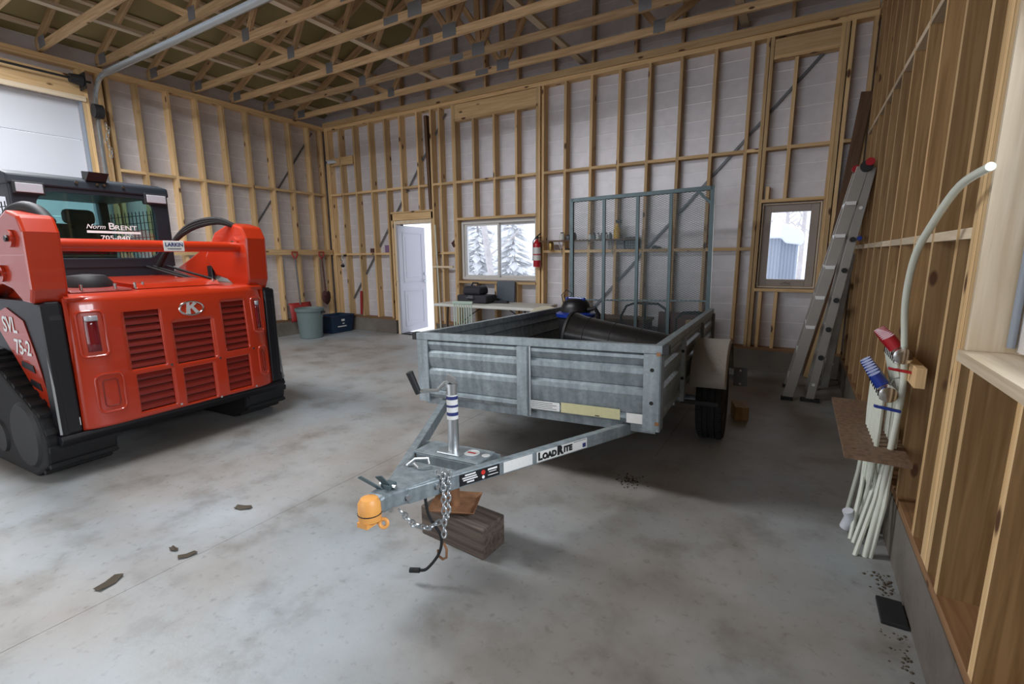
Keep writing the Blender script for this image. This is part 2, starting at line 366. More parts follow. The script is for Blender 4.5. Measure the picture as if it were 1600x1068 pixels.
def bstud(x, z0=ZP, z1=ZT, w=.038, m='pine', name='stud'): return beam(name, (x,YB+SD/2,z0), (x,YB+SD/2,z1), w, SD, m, wall_back, up=(0,1,0))
WL, WR = -5.165, -3.615
left_x = [-8.42,-8.02,-7.615,-7.19,-6.79]
for x in left_x: bstud(x)
bstud(-8.37)
for x in (-6.41,-6.0): bstud(x, 2.31)
bstud(-6.70, ZP-.04, 2.31); 
for x in (-5.685,-5.50): bstud(x, ZP-.03)
bstud(-5.72, .0, 2.31)
beam('post', (-5.745,YB+SD/2-.02,2.3), (-5.80,YB+SD/2-.02,3.9), .06, .10, 'dark_board', wall_back, up=(0,1,0))
for x in (-5.21,-5.172): bstud(x)
for x in (-3.60,-3.562,-3.50): bstud(x)
for x in (-4.79,-4.385,-3.97):
    bstud(x, 2.15, 3.71); bstud(x, ZP, 1.03)
for i in range(7):
    bstud(-3.1335+.4064*i)
bstud(-.53); bstud(-.485)
for x in (-.225,): bstud(x, 2.15, 3.72); bstud(x, ZP, 1.02)
bstud(-.40, ZP, 1.02); bstud(-.415, 2.15, 2.30)
for x in (.20,.24,.29): bstud(x)
bstud(.49)
# plates, headers, blocking, curb
beam('bottom_plate', (-8.58,YB+SD/2,(ZC+ZP)/2), (-6.72,YB+SD/2,(ZC+ZP)/2), SD, .038, 'plate_wood', wall_back)
beam('bottom_plate', (-5.70,YB+SD/2,(ZC+ZP)/2), (.7,YB+SD/2,(ZC+ZP)/2), SD, .038, 'plate_wood', wall_back)
beam('top_plate', (-8.58,YB+SD/2,ZT+.019), (.7,YB+SD/2,ZT+.019), SD, .038, 'pine', wall_back)
beam('top_plate', (-8.58,YB+SD/2,ZT+.058), (.7,YB+SD/2,ZT+.058), SD, .038, 'pine', wall_back)
beam('ledger', (-8.44,YB-.012,ZT+.10), (.5,YB-.012,ZT+.10), .038, .09, 'pine', wall_back)
beam('header', (WL-.02,YB+.04,3.86), (WR+.03,YB+.04,3.86), .07, .22, 'pine', wall_back)
beam('header_plate', (WL-.02,YB+.06,3.73), (WR+.03,YB+.06,3.73), .12, .038, 'pine', wall_back)
beam('header', (-.46,YB+.04,3.86), (.19,YB+.04,3.86), .07, .18, 'pine', wall_back)
beam('header_plate', (-.46,YB+.06,3.75), (.19,YB+.06,3.75), .12, .038, 'pine', wall_back)
beam('door_header', (-6.72,YB+.03,2.225), (-5.70,YB+.03,2.225), .06, .12, 'pine', wall_back)
beam('header_plate', (-6.72,YB+.06,2.305), (-5.70,YB+.06,2.305), .14, .03, 'pine', wall_back)
beam('window_header', (WL,YB+.06,2.125), (WR,YB+.06,2.125), .14, .04, 'pine', wall_back)
beam('window_sill', (WL,YB+.06,1.05), (WR,YB+.06,1.05), .16, .035, 'pine', wall_back)
beam('window_header', (-.47,YB+.06,2.13), (.19,YB+.06,2.13), .14, .038, 'pine', wall_back)
beam('window_sill', (-.47,YB+.06,1.045), (.19,YB+.06,1.045), .14, .038, 'pine', wall_back)
def blocks(xs_, z, h=.038, dep=.12, off=.06, m='pine'):
    for a,b in zip(xs_, xs_[1:]):
        if b-a < .1: continue
        beam('block', (a+.019,YB+off,z+h/2), (b-.019,YB+off,z+h/2), dep, h, m, wall_back)
blocks([-8.37,-8.02,-7.615,-7.19,-6.79,-6.41,-6.0,-5.75], ZG1)
blocks([-5.685,-5.5,-5.21], ZG1); blocks([-5.172,-4.79,-4.385,-3.97,-3.60], ZG1)
rx = [-3.50]+[-3.1335+.4064*i for i in range(7)]
blocks(rx+[-.53], ZG1); blocks([-.485,-.225,.20], ZG1); blocks([.29,.49], ZG1)
blocks([-8.37,-8.02,-7.615,-7.19,-6.79], ZG2); blocks([-5.685,-5.5,-5.21], ZG2)
blocks(rx+[-.53], ZG2, h=.04); blocks([.29,.49], ZG2)
for a,b in ((-8.6,-6.72),(-5.70,.75)):
    box('curb', (a,YB,0), (b,YB+.2,ZC), 'curb', wall_back)
# metal let-in braces
def strap(p0, p1, parent, up): 
    return put('steel_brace', G().bar(p0,p1,.030,.006,up), 'greysteel', parent)
strap((-8.16,6.915,.45), (-5.42,6.915,3.9), wall_back, (0,1,0))
strap((-2.85,6.915,.5), (.13,6.915,3.85), wall_back, (0,1,0))
# gable above the back wall
gable = cut_wall('y', 6.96, 7.03, -8.6, .7, 4.14, 4.15, [], 'foil', 'gable_edge', wall_back)
gg = G(); gg.prism([(-8.75,4.14),(.85,4.14),(.85,4.27),(-3.95,6.28),(-8.75,4.27)], 6.97, 7.03, 'y'); put('gable_sheathing', gg, 'foil', wall_back)
RS = .42
def zroof(x): return 4.16 + RS*(4.65-abs(x+3.95))
for k in range(15):
    x = -8.23+.61*k
    if zroof(x)-4.2 > .25: beam('gable_stud', (x,YB+.09,4.08), (x,YB+.09,zroof(x)-.04), .038, .09, 'truss_wood', wall_back, up=(0,1,0))

# left wall
wall_left = struct(empty('wall_left'))
cut_wall('x', -8.66, -8.58, -4.3, 7.0, -.1, 4.14, [(-2.6,2.93,-.2,3.58)], 'foil', 'sheathing', wall_left)
lys = [3.60+.4064*k for k in range(8)]
for y in lys+[6.74]: beam('stud', (XL-SD/2,y,ZP), (XL-SD/2,y,ZT), .038, SD, 'pine', wall_left, up=(1,0,0))
for y in (2.96,3.0,3.17,3.25): beam('stud', (XL-SD/2,y,ZP-.3), (XL-SD/2,y,ZT), .038, SD, 'pine', wall_left, up=(1,0,0))
for a,b in zip([3.25]+lys, lys+[6.74]): beam('block', (XL-.06,a+.019,ZG1+.019), (XL-.06,b-.019,ZG1+.019), .12, .038, 'pine', wall_left)
beam('rail', (XL+.0195,3.5,ZG2+.06), (XL+.0195,6.79,ZG2+.06), .038, .10, 'pine', wall_left)
beam('bottom_plate', (XL-SD/2,3.15,(ZC+ZP)/2), (XL-SD/2,6.80,(ZC+ZP)/2), SD, .038, 'plate_wood', wall_left)
beam('top_plate', (XL-SD/2,-4.2,ZT+.019), (XL-SD/2,6.80,ZT+.019), SD, .038, 'pine', wall_left)
beam('top_plate', (XL-SD/2,-4.2,ZT+.058), (XL-SD/2,6.80,ZT+.058), SD, .038, 'pine', wall_left)
box('curb', (XL-.2,3.13,0), (XL,6.81,ZC), 'curb', wall_left)
beam('header', (XL-.05,-2.8,3.74), (XL-.05,2.98,3.74), .10, .28, 'pine', wall_left)
beam('header_trim', (XL+.02,-2.8,3.60), (XL+.02,2.98,3.60), .03, .06, 'pale_wood', wall_left)
strap((-8.57,4.83,1.45), (-8.57,6.62,3.93), wall_left, (1,0,0))
put('eave_baffle', G().box((-8.64,-4.2,4.10),(-8.60,6.97,4.34)), 'foil', wall_left)
# right wall: deep studs
wall_right = struct(empty('wall_right'))
RD = .19
SW = (.10,2.17,1.16,2.26)
cut_wall('x', XR+RD, XR+RD+.06, -4.3, 7.0, -.1, 4.14, [SW], 'osb', 'sheathing', wall_right)
rys = [1.645+.4064*k for k in range(13)]
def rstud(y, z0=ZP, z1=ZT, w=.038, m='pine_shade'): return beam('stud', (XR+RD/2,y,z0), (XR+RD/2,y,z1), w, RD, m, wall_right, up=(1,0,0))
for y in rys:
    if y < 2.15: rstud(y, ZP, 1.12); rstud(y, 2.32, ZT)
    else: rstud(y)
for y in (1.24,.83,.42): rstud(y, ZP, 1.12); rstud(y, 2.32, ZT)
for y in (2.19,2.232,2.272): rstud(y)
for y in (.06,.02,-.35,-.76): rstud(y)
ry2 = [y for y in [2.272]+rys[2:]]
for a,b in zip(ry2, ry2[1:]):
    if b-a < .1: continue
    for z in (ZG1, ZG2): beam('block', (XR+.07,a+.019,z+.019), (XR+.07,b-.019,z+.019), .14, .038, 'pale_wood', wall_right)
beam('bottom_plate', (XR+RD/2,-4.2,(ZC+ZP)/2), (XR+RD/2,6.80,(ZC+ZP)/2), RD, .038, 'plate_wood', wall_right)
for z in (.019,.058): beam('top_plate', (XR+RD/2,-4.2,ZT+z), (XR+RD/2,6.80,ZT+z), RD, .038, 'pine', wall_right)
beam('window_sill', (XR+RD/2-.005,.08,1.14), (XR+RD/2-.005,2.17,1.14), RD+.02, .038, 'pale_wood', wall_right)
beam('window_header', (XR+RD/2,.08,2.29), (XR+RD/2,2.17,2.29), RD, .05, 'pine', wall_right)
beam('jamb_board', (XR+RD/2-.03,2.160,1.16), (XR+RD/2-.03,2.160,2.265), .02, RD-.06, 'pale_wood', wall_right, up=(1,0,0))
box('curb', (XR-.004,-4.3,0), (XR+.26,6.81,ZC), 'curb', wall_right)
# window in the right wall
window_3 = struct(empty('window_3'))
g = G(); x0, x1 = XR+.12, XR+RD+.03
for a,b in (((x0,.12,1.165),(x1,.19,2.25)),((x0,2.085,1.165),(x1,2.145,2.25)),((x0,.19,1.165),(x1,2.085,1.225)),((x0,.19,2.19),(x1,2.085,2.25)),((x0,1.09,1.225),(x1,1.14,2.19))): g.box(a,b)
put('window_frame', g, 'frame', window_3, bevel=.004)
box('pane', (XR+.165,.19,1.225), (XR+.171,1.09,2.19), 'glass', window_3); box('pane', (XR+.165,1.14,1.225), (XR+.171,2.085,2.19), 'glass', window_3)
put('conduit', G().cyl((XR+.105,2.138,1.18),(XR+.105,2.138,2.26),.011,n=10), 'pipe_grey', wall_right, smooth=True)
# wall behind the camera, with its open bay
wall_front = struct(empty('wall_front'))
cut_wall('y', -4.3, -4.2, -8.7, .9, -.1, 4.14, [(-7.2,-.6,-.2,3.5)], 'osb', 'sheathing', wall_front)
gg = G(); gg.prism([(-8.6,4.14),(.7,4.14),(-3.95,6.1)], -4.3, -4.24, 'y'); put('gable_sheathing', gg, 'osb', wall_front)

# ---------------------------------------------------------------- roof
ceiling = struct(empty('ceiling'))
gr = G()
for s_ in (-1, 1):
    xe = -3.95+s_*5.1
    gr.prism([(-3.95,zroof(-3.95)+.12),(xe,zroof(-3.95)+.12-RS*5.1),(xe,zroof(-3.95)+.17-RS*5.1),(-3.95,zroof(-3.95)+.17)], -4.4, 7.3, 'y')
put('roof_deck', gr, 'roof', ceiling, fix=False)
for s_ in (-1, 1):
    for k in range(8):
        x = -3.95 + s_*(.25+.6*k)
        if abs(x+3.95) < 4.7: beam('purlin', (x,-4.2,zroof(x)+.10), (x,7.0,zroof(x)+.10), .089, .038, 'pale_wood', ceiling)
for x in (-7.2,-5.09,-2.9,-.8): beam('lateral_brace', (x,-4.2,4.205), (x,6.9,4.205), .089, .038, 'pale_wood', ceiling)
ZB = 4.135
top_n = lambda x: zroof(x)+.02
bn = [-6.03,-3.86,-1.67]; tn = [-7.3,-5.0,-3.95,-2.9,-.6]
webs = [(tn[0],bn[0]),(bn[0],tn[1]),(tn[1],bn[1]),(bn[1],tn[2]),(bn[1],tn[3]),(tn[3],bn[2]),(bn[2],tn[4])]
pl = G()
def truss_plates(g):
    for x in bn:
        for s_ in (-1,1): g.box((x-.085,s_*.021-.001,ZB-.045),(x+.085,s_*.021+.001,ZB+.10))
    for x in (-8.3,.4):
        for s_ in (-1,1): g.box((x-.1,s_*.021-.001,ZB-.04),(x+.1,s_*.021+.001,ZB+.09))
def np_mesh(a, b):
    return G().box(a, b)
plate_mesh = {}
for k in range(13):
    y = 6.28-.61*k
    t = empty('roof_truss', (0,y,0), parent=ceiling)
    def tb(name, p0, p1, w=.038, h=.089, m='truss_wood'):
        o = beam(name, (p0[0],0,p0[1]), (p1[0],0,p1[1]), w, h, m, t, up=(0,0,1)); return o
    tb('bottom_chord', (-8.56,ZB), (.66,ZB)); tb('top_chord', (-8.7,top_n(-8.7)), (-3.95,top_n(-3.95))); tb('top_chord', (-3.95,top_n(-3.95)), (.8,top_n(.8)))
    for a,b in webs:
        za = top_n(a) if a in tn else ZB; zb_ = top_n(b) if b in tn else ZB
        tb('web', (a,za), (b,zb_), .036, .075)
    for x, hw, z0, z1 in [(bn[0],.07,-.04,.10),(bn[1],.10,-.04,.11),(bn[2],.07,-.04,.10),(-8.36,.1,-.03,.10),(.42,.1,-.03,.10),(-4.22,.11,-.038,.038)]:
        key = (hw,z0,z1)
        if key not in plate_mesh:
            me = mesh_of(G().box((-hw,-.0215,z0),(hw,-.0195,z1)), 'nail_plate'); me.materials.append(M['nailplate']); plate_mesh[key] = me
        o = bpy.data.objects.new('nail_plate', plate_mesh[key]); COL.objects.link(o); o.location = (x,0,ZB); o.parent = t

for i, (x_, y_) in enumerate(FILL_LAMPS):  # housings for the added fill lights, out of view overhead
    l_ = empty('added_fill_housing', (x_, y_, 3.99)); tag(l_, 'long white housing of an added fill light under the trusses, '+['nearer the sectional door','nearer the middle of the room'][i], 'ceiling light')
    put('housing', G().prism([(-.30,0),(.30,0),(.24,.06),(-.24,.06)],-1.24,1.24,'x'), 'white', l_); put('hanger', G().box((-.5,-.01,.06),(-.48,.01,.12)), 'steel', l_); put('hanger', G().box((.48,-.01,.06),(.5,.01,.12)), 'steel', l_)

# ---------------------------------------------------------------- windows and doors
window_1 = struct(empty('window_1'))
def frame(parent, x0,x1,z0,z1,y0,y1,t,m,name='window_frame',bev=.004):
    g = G(); g.box((x0,y0,z0),(x0+t,y1,z1)); g.box((x1-t,y0,z0),(x1,y1,z1)); g.box((x0+t,y0,z0),(x1-t,y1,z0+t)); g.box((x0+t,y0,z1-t),(x1-t,y1,z1))
    return put(name, g, m, parent, bevel=bev)
frame(window_1, WIN1[0],WIN1[1],WIN1[2],WIN1[3], 6.90,7.05, .045,'frame')
mid = -4.40
frame(window_1, WIN1[0]+.045,mid+.02,WIN1[2]+.045,WIN1[3]-.045, 6.93,6.97,.035,'frame','sash')
frame(window_1, mid-.02,WIN1[1]-.045,WIN1[2]+.045,WIN1[3]-.045, 6.975,7.015,.035,'frame','sash')
box('pane', (WIN1[0]+.08,6.948,WIN1[2]+.08),(mid-.015,6.953,WIN1[3]-.08),'glass',window_1)
box('pane', (mid+.015,6.993,WIN1[2]+.08),(WIN1[1]-.08,6.998,WIN1[3]-.08),'glass',window_1)
window_2 = struct(empty('window_2'))
frame(window_2, WIN2[0]-.012,WIN2[1]+.02,WIN2[2]-.012,WIN2[3]+.012, 6.86,6.90,.012,'pale_wood','window_liner',0)
frame(window_2, WIN2[0],WIN2[1],WIN2[2],WIN2[3], 6.90,7.02,.085,'frame_taupe')
box('pane', (WIN2[0]+.085,6.955,WIN2[2]+.085),(WIN2[1]-.085,6.960,WIN2[3]-.085),'glass',window_2)
g = G(); g.box((-.20,6.885,1.105),(-.09,6.90,1.135)); g.tube([(-.19,6.88,1.125),(-.15,6.865,1.145),(-.10,6.88,1.13)],.007,6); put('crank_handle', g, 'frame_taupe', window_2)
# entrance door: frame and open leaf
door_1 = struct(empty('door_1'))
g = G(); g.box((-6.68,6.83,.0),(-6.62,7.03,2.16)); g.box((-5.77,6.83,0),(-5.71,7.03,2.16)); g.box((-6.62,6.83,2.10),(-5.77,7.03,2.16)); put('door_frame', g, 'pale_wood', door_1)
box('threshold', (-6.62,6.83,.0),(-5.77,7.05,.018),'black',door_1)
leaf = empty('door_leaf', (-6.60,6.80,.02), (0,0,math.radians(99)), door_1)
LWd = .93
put('leaf', G().box((0,-.045,0),(LWd,0,2.06)), 'doorwhite', leaf, bevel=.003)
g = G()
for z0,z1 in ((.12,.82),(.98,1.94)):
    for a,b in (((.13,-.052,z0),(.15,-.044,z1)),((.78,-.052,z0),(.80,-.044,z1)),((.15,-.052,z0),(.78,-.044,z0+.02)),((.15,-.052,z1-.02),(.78,-.044,z1))): g.box(a,b)
    g.box((.22,-.049,z0+.09),(.71,-.044,z1-.09))
put('panel_moulding', g, 'doorwhite', leaf, bevel=.003)
g = G(); g.cyl((.86,-.045,.98),(.86,-.075,.98),.028,n=16); g.cyl((.86,-.075,.98),(.86,-.095,.98),.012); g.bar((.87,-.095,.98),(.75,-.095,.98),.018,.02); g.cyl((.86,-.045,1.13),(.86,-.07,1.13),.027,n=16); put('lever_lock', g, 'steel', leaf, smooth=True)
# big sectional door in the left wall
door_2 = struct(empty('door_2'))
for k in range(7):
    put('door_panel', G().box((-8.63,-2.65,.01+.515*k),(-8.585,2.98,.01+.515*k+.507)), 'white', door_2, bevel=.006)
yt = 3.075
g = G()
def channel(g, pts):
    for a,b in zip(pts,pts[1:]):
        g.bar(a,b,.05,.012,(0,1,0) if abs(b[0]-a[0])>.0 or 1 else (1,0,0))
arc = [(-8.36+.36*(1-math.cos(t)), yt, 3.50+.36*math.sin(t)) for t in [PI/2*i/8 for i in range(9)]]
path = [(-8.36,yt,.02)]+arc
def cpath(path, offs, w):
    for a,b in zip(path,path[1:]):
        a=Vector(a);b=Vector(b);d=(b-a).normalized();nrm=Vector((0,1,0)).cross(d)
        g.bar(a,b,.004,.055,nrm)                     # web facing the room
        g.bar(a+nrm*.026+Vector((0,-.014,0)),b+nrm*.026+Vector((0,-.014,0)),.004,.03,(0,1,0)); g.bar(a-nrm*.026+Vector((0,-.014,0)),b-nrm*.026+Vector((0,-.014,0)),.004,.03,(0,1,0))
cpath(path, 0, 0)
put('vertical_track', g, 'steel', door_2)
g = G(); g.box((-8.0,yt-.02,3.825),(-3.4,yt,3.83)); g.box((-8.0,yt-.004,3.825),(-3.4,yt,3.90)); g.box((-8.0,yt-.03,3.895),(-3.4,yt,3.90)); g.box((-8.0,yt+.004,3.90),(-3.4,yt+.05,3.905)); g.box((-8.0,yt+.004,3.84),(-3.4,yt+.008,3.905))
put('horizontal_track', g, 'steel', door_2)
put('torsion_shaft', G().cyl((-8.30,-2.8,3.80),(-8.30,3.02,3.80),.014,n=10), 'blackmatte', door_2, smooth=True)
put('cable_drum', G().cyl((-8.30,2.80,3.80),(-8.30,2.93,3.80),.055,.07,n=20), 'blackmatte', door_2, smooth=True)
g = G(); g.box((-8.44,2.94,3.70),(-8.24,2.95,3.90)); g.cyl((-8.3,3.0,3.45),(-8.3,3.10,3.45),.09,n=18); put('end_bearing_plate', g, 'blackmatte', door_2)
put('jamb_seal', G().box((-8.56,2.93,.0),(-8.44,2.945,3.6)), 'pipe_grey', door_2)
g = G()
for k in range(10): g.torus((0,0,0),.03,.004,Matrix.Translation((-8.30,3.12+.02*math.sin(k),3.30-k*.045))@Matrix.Rotation(PI/2*(k%2),4,'Z')@Matrix.Rotation(PI/2,4,'X'),10,5,.6,1)
put('hoist_chain', g, 'steel', door_2, smooth=True)

# ---------------------------------------------------------------- outside
go = struct(put('snow_ground', G().box((-70,7.3,-.25),(60,120,-.15)), 'snow'))
rnd = random.Random(3)
def tree(x, y, h, r, fir, label, cat='tree', lean=0):
    t = empty('fir_tree' if fir else 'bare_tree', (x,y,-.15))
    if fir:
        put('trunk', G().cyl((0,0,0),(0,0,h*.95),r,.02,8), 'bark', t, smooth=True)
        g = G(); n = int(h*5)
        for i in range(n):
            z = .5+(h-.5)*i/n; L = (1-i/n)*h*.26+.15
            for j in range(9):
                a = rnd.uniform(0,2*PI); l = L*rnd.uniform(.6,1.1); dz = -l*rnd.uniform(.15,.4)
                c, s_ = math.cos(a), math.sin(a); w = l*.16
                g.add([(0,0,z+.05),(c*l*.55-s_*w,s_*l*.55+c*w,z+dz*.5),(c*l,s_*l,z+dz),(c*l*.55+s_*w,s_*l*.55-c*w,z+dz*.5),(c*l*.5,s_*l*.5,z+dz*.3+.08)],[(0,1,4),(1,2,4),(2,3,4),(3,0,4)])
        o = put('foliage', g, 'needle', t, fix=False); o['kind'] = 'stuff'
    else:
        g = G(); g.tube([(0,0,0),(lean*.3,0,h*.3),(lean*.6,.05,h*.6),(lean,0,h)],[r,r*.85,r*.6,r*.2],8); put('trunk', g, 'bark', t, smooth=True)
        g = G()
        for k in range(26):
            z = h*rnd.uniform(.22,.9); a = rnd.uniform(0,2*PI); l = h*.25*rnd.uniform(.5,1)*(1.1-z/h)
            x0 = lean*z/h; p1 = (x0+math.cos(a)*l*.5,math.sin(a)*l*.5,z+l*.35); p2 = (x0+math.cos(a+.3)*l,math.sin(a+.3)*l,z+l*.9)
            g.tube([(x0,0,z),p1,p2],[r*.3,r*.18,r*.05],5)
            for q in range(3):
                b = a+rnd.uniform(-1,1); g.tube([p1,(p1[0]+math.cos(b)*l*.4,p1[1]+math.sin(b)*l*.4,p1[2]+l*.3)],[r*.12,r*.03],4)
        put('branches', g, 'bark', t, fix=False)['kind'] = 'stuff'
    tag(t, label, cat)
tree(-8.35, 13.0, 7, .12, False, 'pale leaning bare tree trunk just outside the sliding window', lean=-1.2)
k = 0
firs = [(-11.0,18.6,5.2,'snowy fir filling the left pane of the sliding window'),(-7.6,16.2,5.6,'snowy fir behind the right pane of the sliding window'),(-14.6,21,6,'snowy fir beyond the sliding window, farthest left'),
        (-5.6,20,6.5,'tall frosted fir at the right edge of the sliding window')]
for x,y,h,l in firs: tree(x,y,h,.1,True,l)
tree(-7.9,22,8,.12,False,'thin bare tree between the snowy firs beyond the sliding window',lean=.3)
for i,(x,y) in enumerate([(-2.4,29),(-1.0,41),(.0,34),(.9,48),(1.3,28),(2.3,40)]):
    tree(x,y,11,.14,False,['bare tree behind the snow capped shed, nearest on its left','bare tree far behind the left half of the snow capped shed','bare tree behind the middle of the snow capped shed','farthest bare tree behind the middle of the shed','bare tree to the right of the snow capped shed, nearest','bare tree to the right of the snow capped shed, far back'][i],lean=rnd.uniform(-.4,.4))
shed = empty('shed', (-.90,20,-.15))
put('shed_wall', G().box((-1.6,0,0),(.80,3,2.25)), 'shed', shed)
g = G()
for i in range(22): g.box((-1.55+.107*i,-.03,.02),(-1.55+.107*i+.04,0,2.23))
put('wall_ribs', g, mat('rib_metal', (.24,.27,.34), .5), shed)
prof = [(-1.8,2.2),(.25,2.2),(.40,2.02),(.85,1.96),(.97,2.10),(.95,2.35),(.72,2.58),(.3,2.72),(-.3,2.78),(-1.8,2.74)]
put('snow_cap', G().prism(prof,-.35,3.2,'y'), 'snow', shed, bevel=.06)
box('sign', (-.36,-.045,.72),(-.16,-.032,.95),'yellow',shed)
tag(shed, 'grey ribbed metal shed under a thick snow cap outside the small window', 'shed')
sb = G(); sb.lathe([(1.3,0),(1.0,.35),(.5,.6),(.01,.66)],16); o = put('snow_pile', sb, 'snow', None, (1.75,17.6,-.16), smooth=True); tag(o,'white snow pile to the right of the shed','snow pile')
sb = G(); sb.lathe([(2.6,0),(2.0,.5),(1.0,.9),(.01,1.0)],16); o = put('snow_pile', sb, 'snow', None, (-11.2,12.6,-.16), smooth=True); tag(o,'broad snow bank beyond the open entrance door','snow pile')

# ================================================================ TRAILER
TW, TZT, TZB, TL = .905, .947, .456, 3.05
trailer = empty('utility_trailer', (-1.521,2.728,0), (-.028,-.024,.052))
tag(trailer, 'galvanised single axle utility trailer with raised mesh ramp, tongue propped on a timber block', 'trailer')
R1 = TZT; R0 = TZT-.052
box('top_rail', (-TW,-.027,R0),(TW,.027,R1),'galv',trailer,.004)
for s_ in (-1,1):
    box('top_rail', (s_*TW-.0 if s_<0 else TW-.052, .028, R0),(s_*TW+.052 if s_<0 else TW, TL, R1),'galv',trailer,.004)
    a = s_*TW; put('rail_cap', G().box((min(a,a+s_*.036),-.029,R0-.002),(max(a,a+s_*.036),.029,R1+.002)),'blackmatte',trailer,bevel=.003)
def ribs(z0, z1, out):
    # out=-1: ribs stand towards negative depth
    H = z1-z0; P = [(0,z1)]
    for f in (.17,.48,.86):
        z = z1-H*f; P += [(0,z+.030),(out*.020,z+.016),(out*.020,z+.004),(0,z-.004)]
    P += [(0,z0+.02),(out*.012,z0)]
    return P
def bands(z0, z1, out):                       # lapped sheet: each band leans out and steps back in below
    H = z1-z0; fs = [0,.17,.47,.86,1.0]; P = []
    for a,b in zip(fs,fs[1:]):
        za = z1-H*a; zb = z1-H*b
        P += [(0,za-.002),(out*.022,za-.020 if (za-zb)>.08 else za-.012),(out*.023,za-.05 if (za-zb)>.08 else za-.03),(out*.006,zb+.004)]
    P += [(0,z0)]
    return P
g = G().strip(bands(TZB,R0,-1), -TW+.03, TW-.03, 'x'); put('front_panel', g, 'galv', trailer, solid=.004)
for s_ in (-1,1):
    g = G(); pr = bands(TZB,R0,s_)
    n = len(pr); vs = [(s_*(TW-.03)+u,.03,z) for u,z in pr]+[(s_*(TW-.03)+u,TL,z) for u,z in pr]
    g.add(vs,[(i,i+1,n+i+1,n+i) for i in range(n-1)]); put('side_panel', g, 'galv', trailer, solid=.004)
# posts
g = G().box((-.040,-.055,TZB-.035),(.040,-.012,R0)); put('front_post', g, 'galv', trailer, bevel=.004)
put('post_trim', G().box((.040,-.034,TZB-.03),(.054,-.018,R0)), 'steel', trailer)
for s_ in (-1,1):
    g = G(); x0 = s_*(TW-.012)
    g.box((min(x0-s_*.095,x0),-.032,TZB-.03),(max(x0-s_*.095,x0),-.020,R0)); g.box((min(x0,x0+s_*.006),-.026,TZB-.03),(max(x0,x0+s_*.006),.075,R0))
    c = put('corner_post', g, 'galv', trailer)
    if s_ > 0:
        for z in (.60,.80): put('slot_hole', G().cyl((x0-.045,-.034,z),(x0-.045,-.0322,z),.012,n=12), 'dirt', c)
        for z in (.475,.895): put('rust_spot', G().box((x0-.022,-.0335,z-.010),(x0+.002,-.0322,z+.012)), 'rust', c)
    for v in (.78, 1.95, TL-.05):
        g = G(); g.box((min(x0-s_*.002,x0+s_*.03),v-.035,TZB-.03),(max(x0-s_*.002,x0+s_*.03),v+.035,R0)); c = put('side_post', g, 'galv', trailer, bevel=.003)
        if s_ > 0 and v < 1:
            for z in (.60,.80): put('slot_hole', G().cyl((x0+.015,v-.0365,z),(x0+.015,v-.0352,z),.012,n=12), 'dirt', c)
# bed and frame below
put('bed', G().box((-TW+.03,.02,TZB+.012),(TW-.03,TL,TZB+.03)), 'old_wood', trailer)
g = G()
for v in (.05,.75,1.45,2.15,TL-.06): g.box((-TW+.04,v-.03,TZB-.06),(TW-.04,v+.03,TZB+.01))
put('crossmembers', g, 'galv', trailer)
put('axle', G().cyl((-1.0,1.30,.31),(1.0,1.30,.31),.035,n=12), 'galv', trailer, smooth=True)
# tongue
tz0, tz1 = TZB-.085, TZB-.012
for s_ in (-1,1):
    g = G(); p0 = Vector((s_*.045,-1.30,(tz0+tz1)/2)); p1 = Vector((s_*.76,.16,(tz0+tz1)/2)); g.bar(p0,p1,.045,tz1-tz0)
    put('tongue_beam', g, 'galv', trailer, bevel=.005)
    put('tongue_beam_rear', G().bar(p1,(s_*.80,1.2,(tz0+tz1)/2),.045,tz1-tz0), 'galv', trailer)
vj = -.86
put('jack_plate', G().box((-.20,vj-.09,tz1-.005),(.20,vj+.09,tz1+.006)), 'galv', trailer, bevel=.002)
put('cross_brace', G().box((-.24,vj+.07,tz0),(.24,vj+.076,tz1+.004)), 'galv', trailer)
put('cross_brace', G().box((-.17,vj-.10,tz0),(.17,vj-.094,tz1)), 'galv', trailer)
# coupler
g = G()
sec = [(-1.05,.155,tz0-.002,tz1+.006),(-1.20,.105,tz0-.002,tz1+.008),(-1.31,.062,tz0-.000,tz1+.004),(-1.385,.048,tz0+.012,tz1+.014),(-1.43,.045,tz0+.012,tz1+.016),(-1.455,.035,tz0+.02,tz1+.008)]
vs = []
for v,w,a,b in sec: vs += [(-w,v,a),(w,v,a),(w,v,b),(-w,v,b)]
fs = [(3,2,1,0)]
for i in range(len(sec)-1):
    k = i*4
    for j in range(4): fs.append((k+j,k+(j+1)%4,k+4+(j+1)%4,k+4+j))
fs.append((20,21,22,23)); g.add(vs,fs)
cp = put('coupler', g, 'galv', trailer, bevel=.012)
g = G()
bd = Vector((.715,1.46,0)).normalized(); bn_ = Vector((bd.y,-bd.x,0))
for t,zz in ((-.02,.02),(.10,.03),(.14,.03),(-.09,-.01)):
    q = Vector((.055,-1.28,tz0+.03))+bd*t*1.2+bn_*.022; q.z = (tz0+tz1)/2+ (zz-.02)
    put('bolt', G().cyl(q,q+bn_*.012,.012,n=8), 'steel', cp)
lk = G(); lk.lathe([(.01,.075),(.045,.07),(.06,.045),(.062,-.01),(.060,-.05),(.045,-.062),(.01,-.064)],18,Matrix.Translation((0,-1.475,tz0+.035))@Matrix.Scale(.78,4))
lk.box((-.03,-1.52,tz0-.025),(.025,-1.44,tz0-.005))
o = put('coupler_lock', lk, 'orange', trailer, smooth=True); 
put('lock_band', G().torus((0,-1.475,tz0+.025),.0482,.0025), 'ink', o)
put('lock_ring', G().torus((0,0,0),.017,.008,Matrix.Translation((.05,-1.45,tz0-.022))@Matrix.Rotation(1.3,4,'X')@Matrix.Rotation(.4,4,'Y')), 'orange', o, smooth=True)
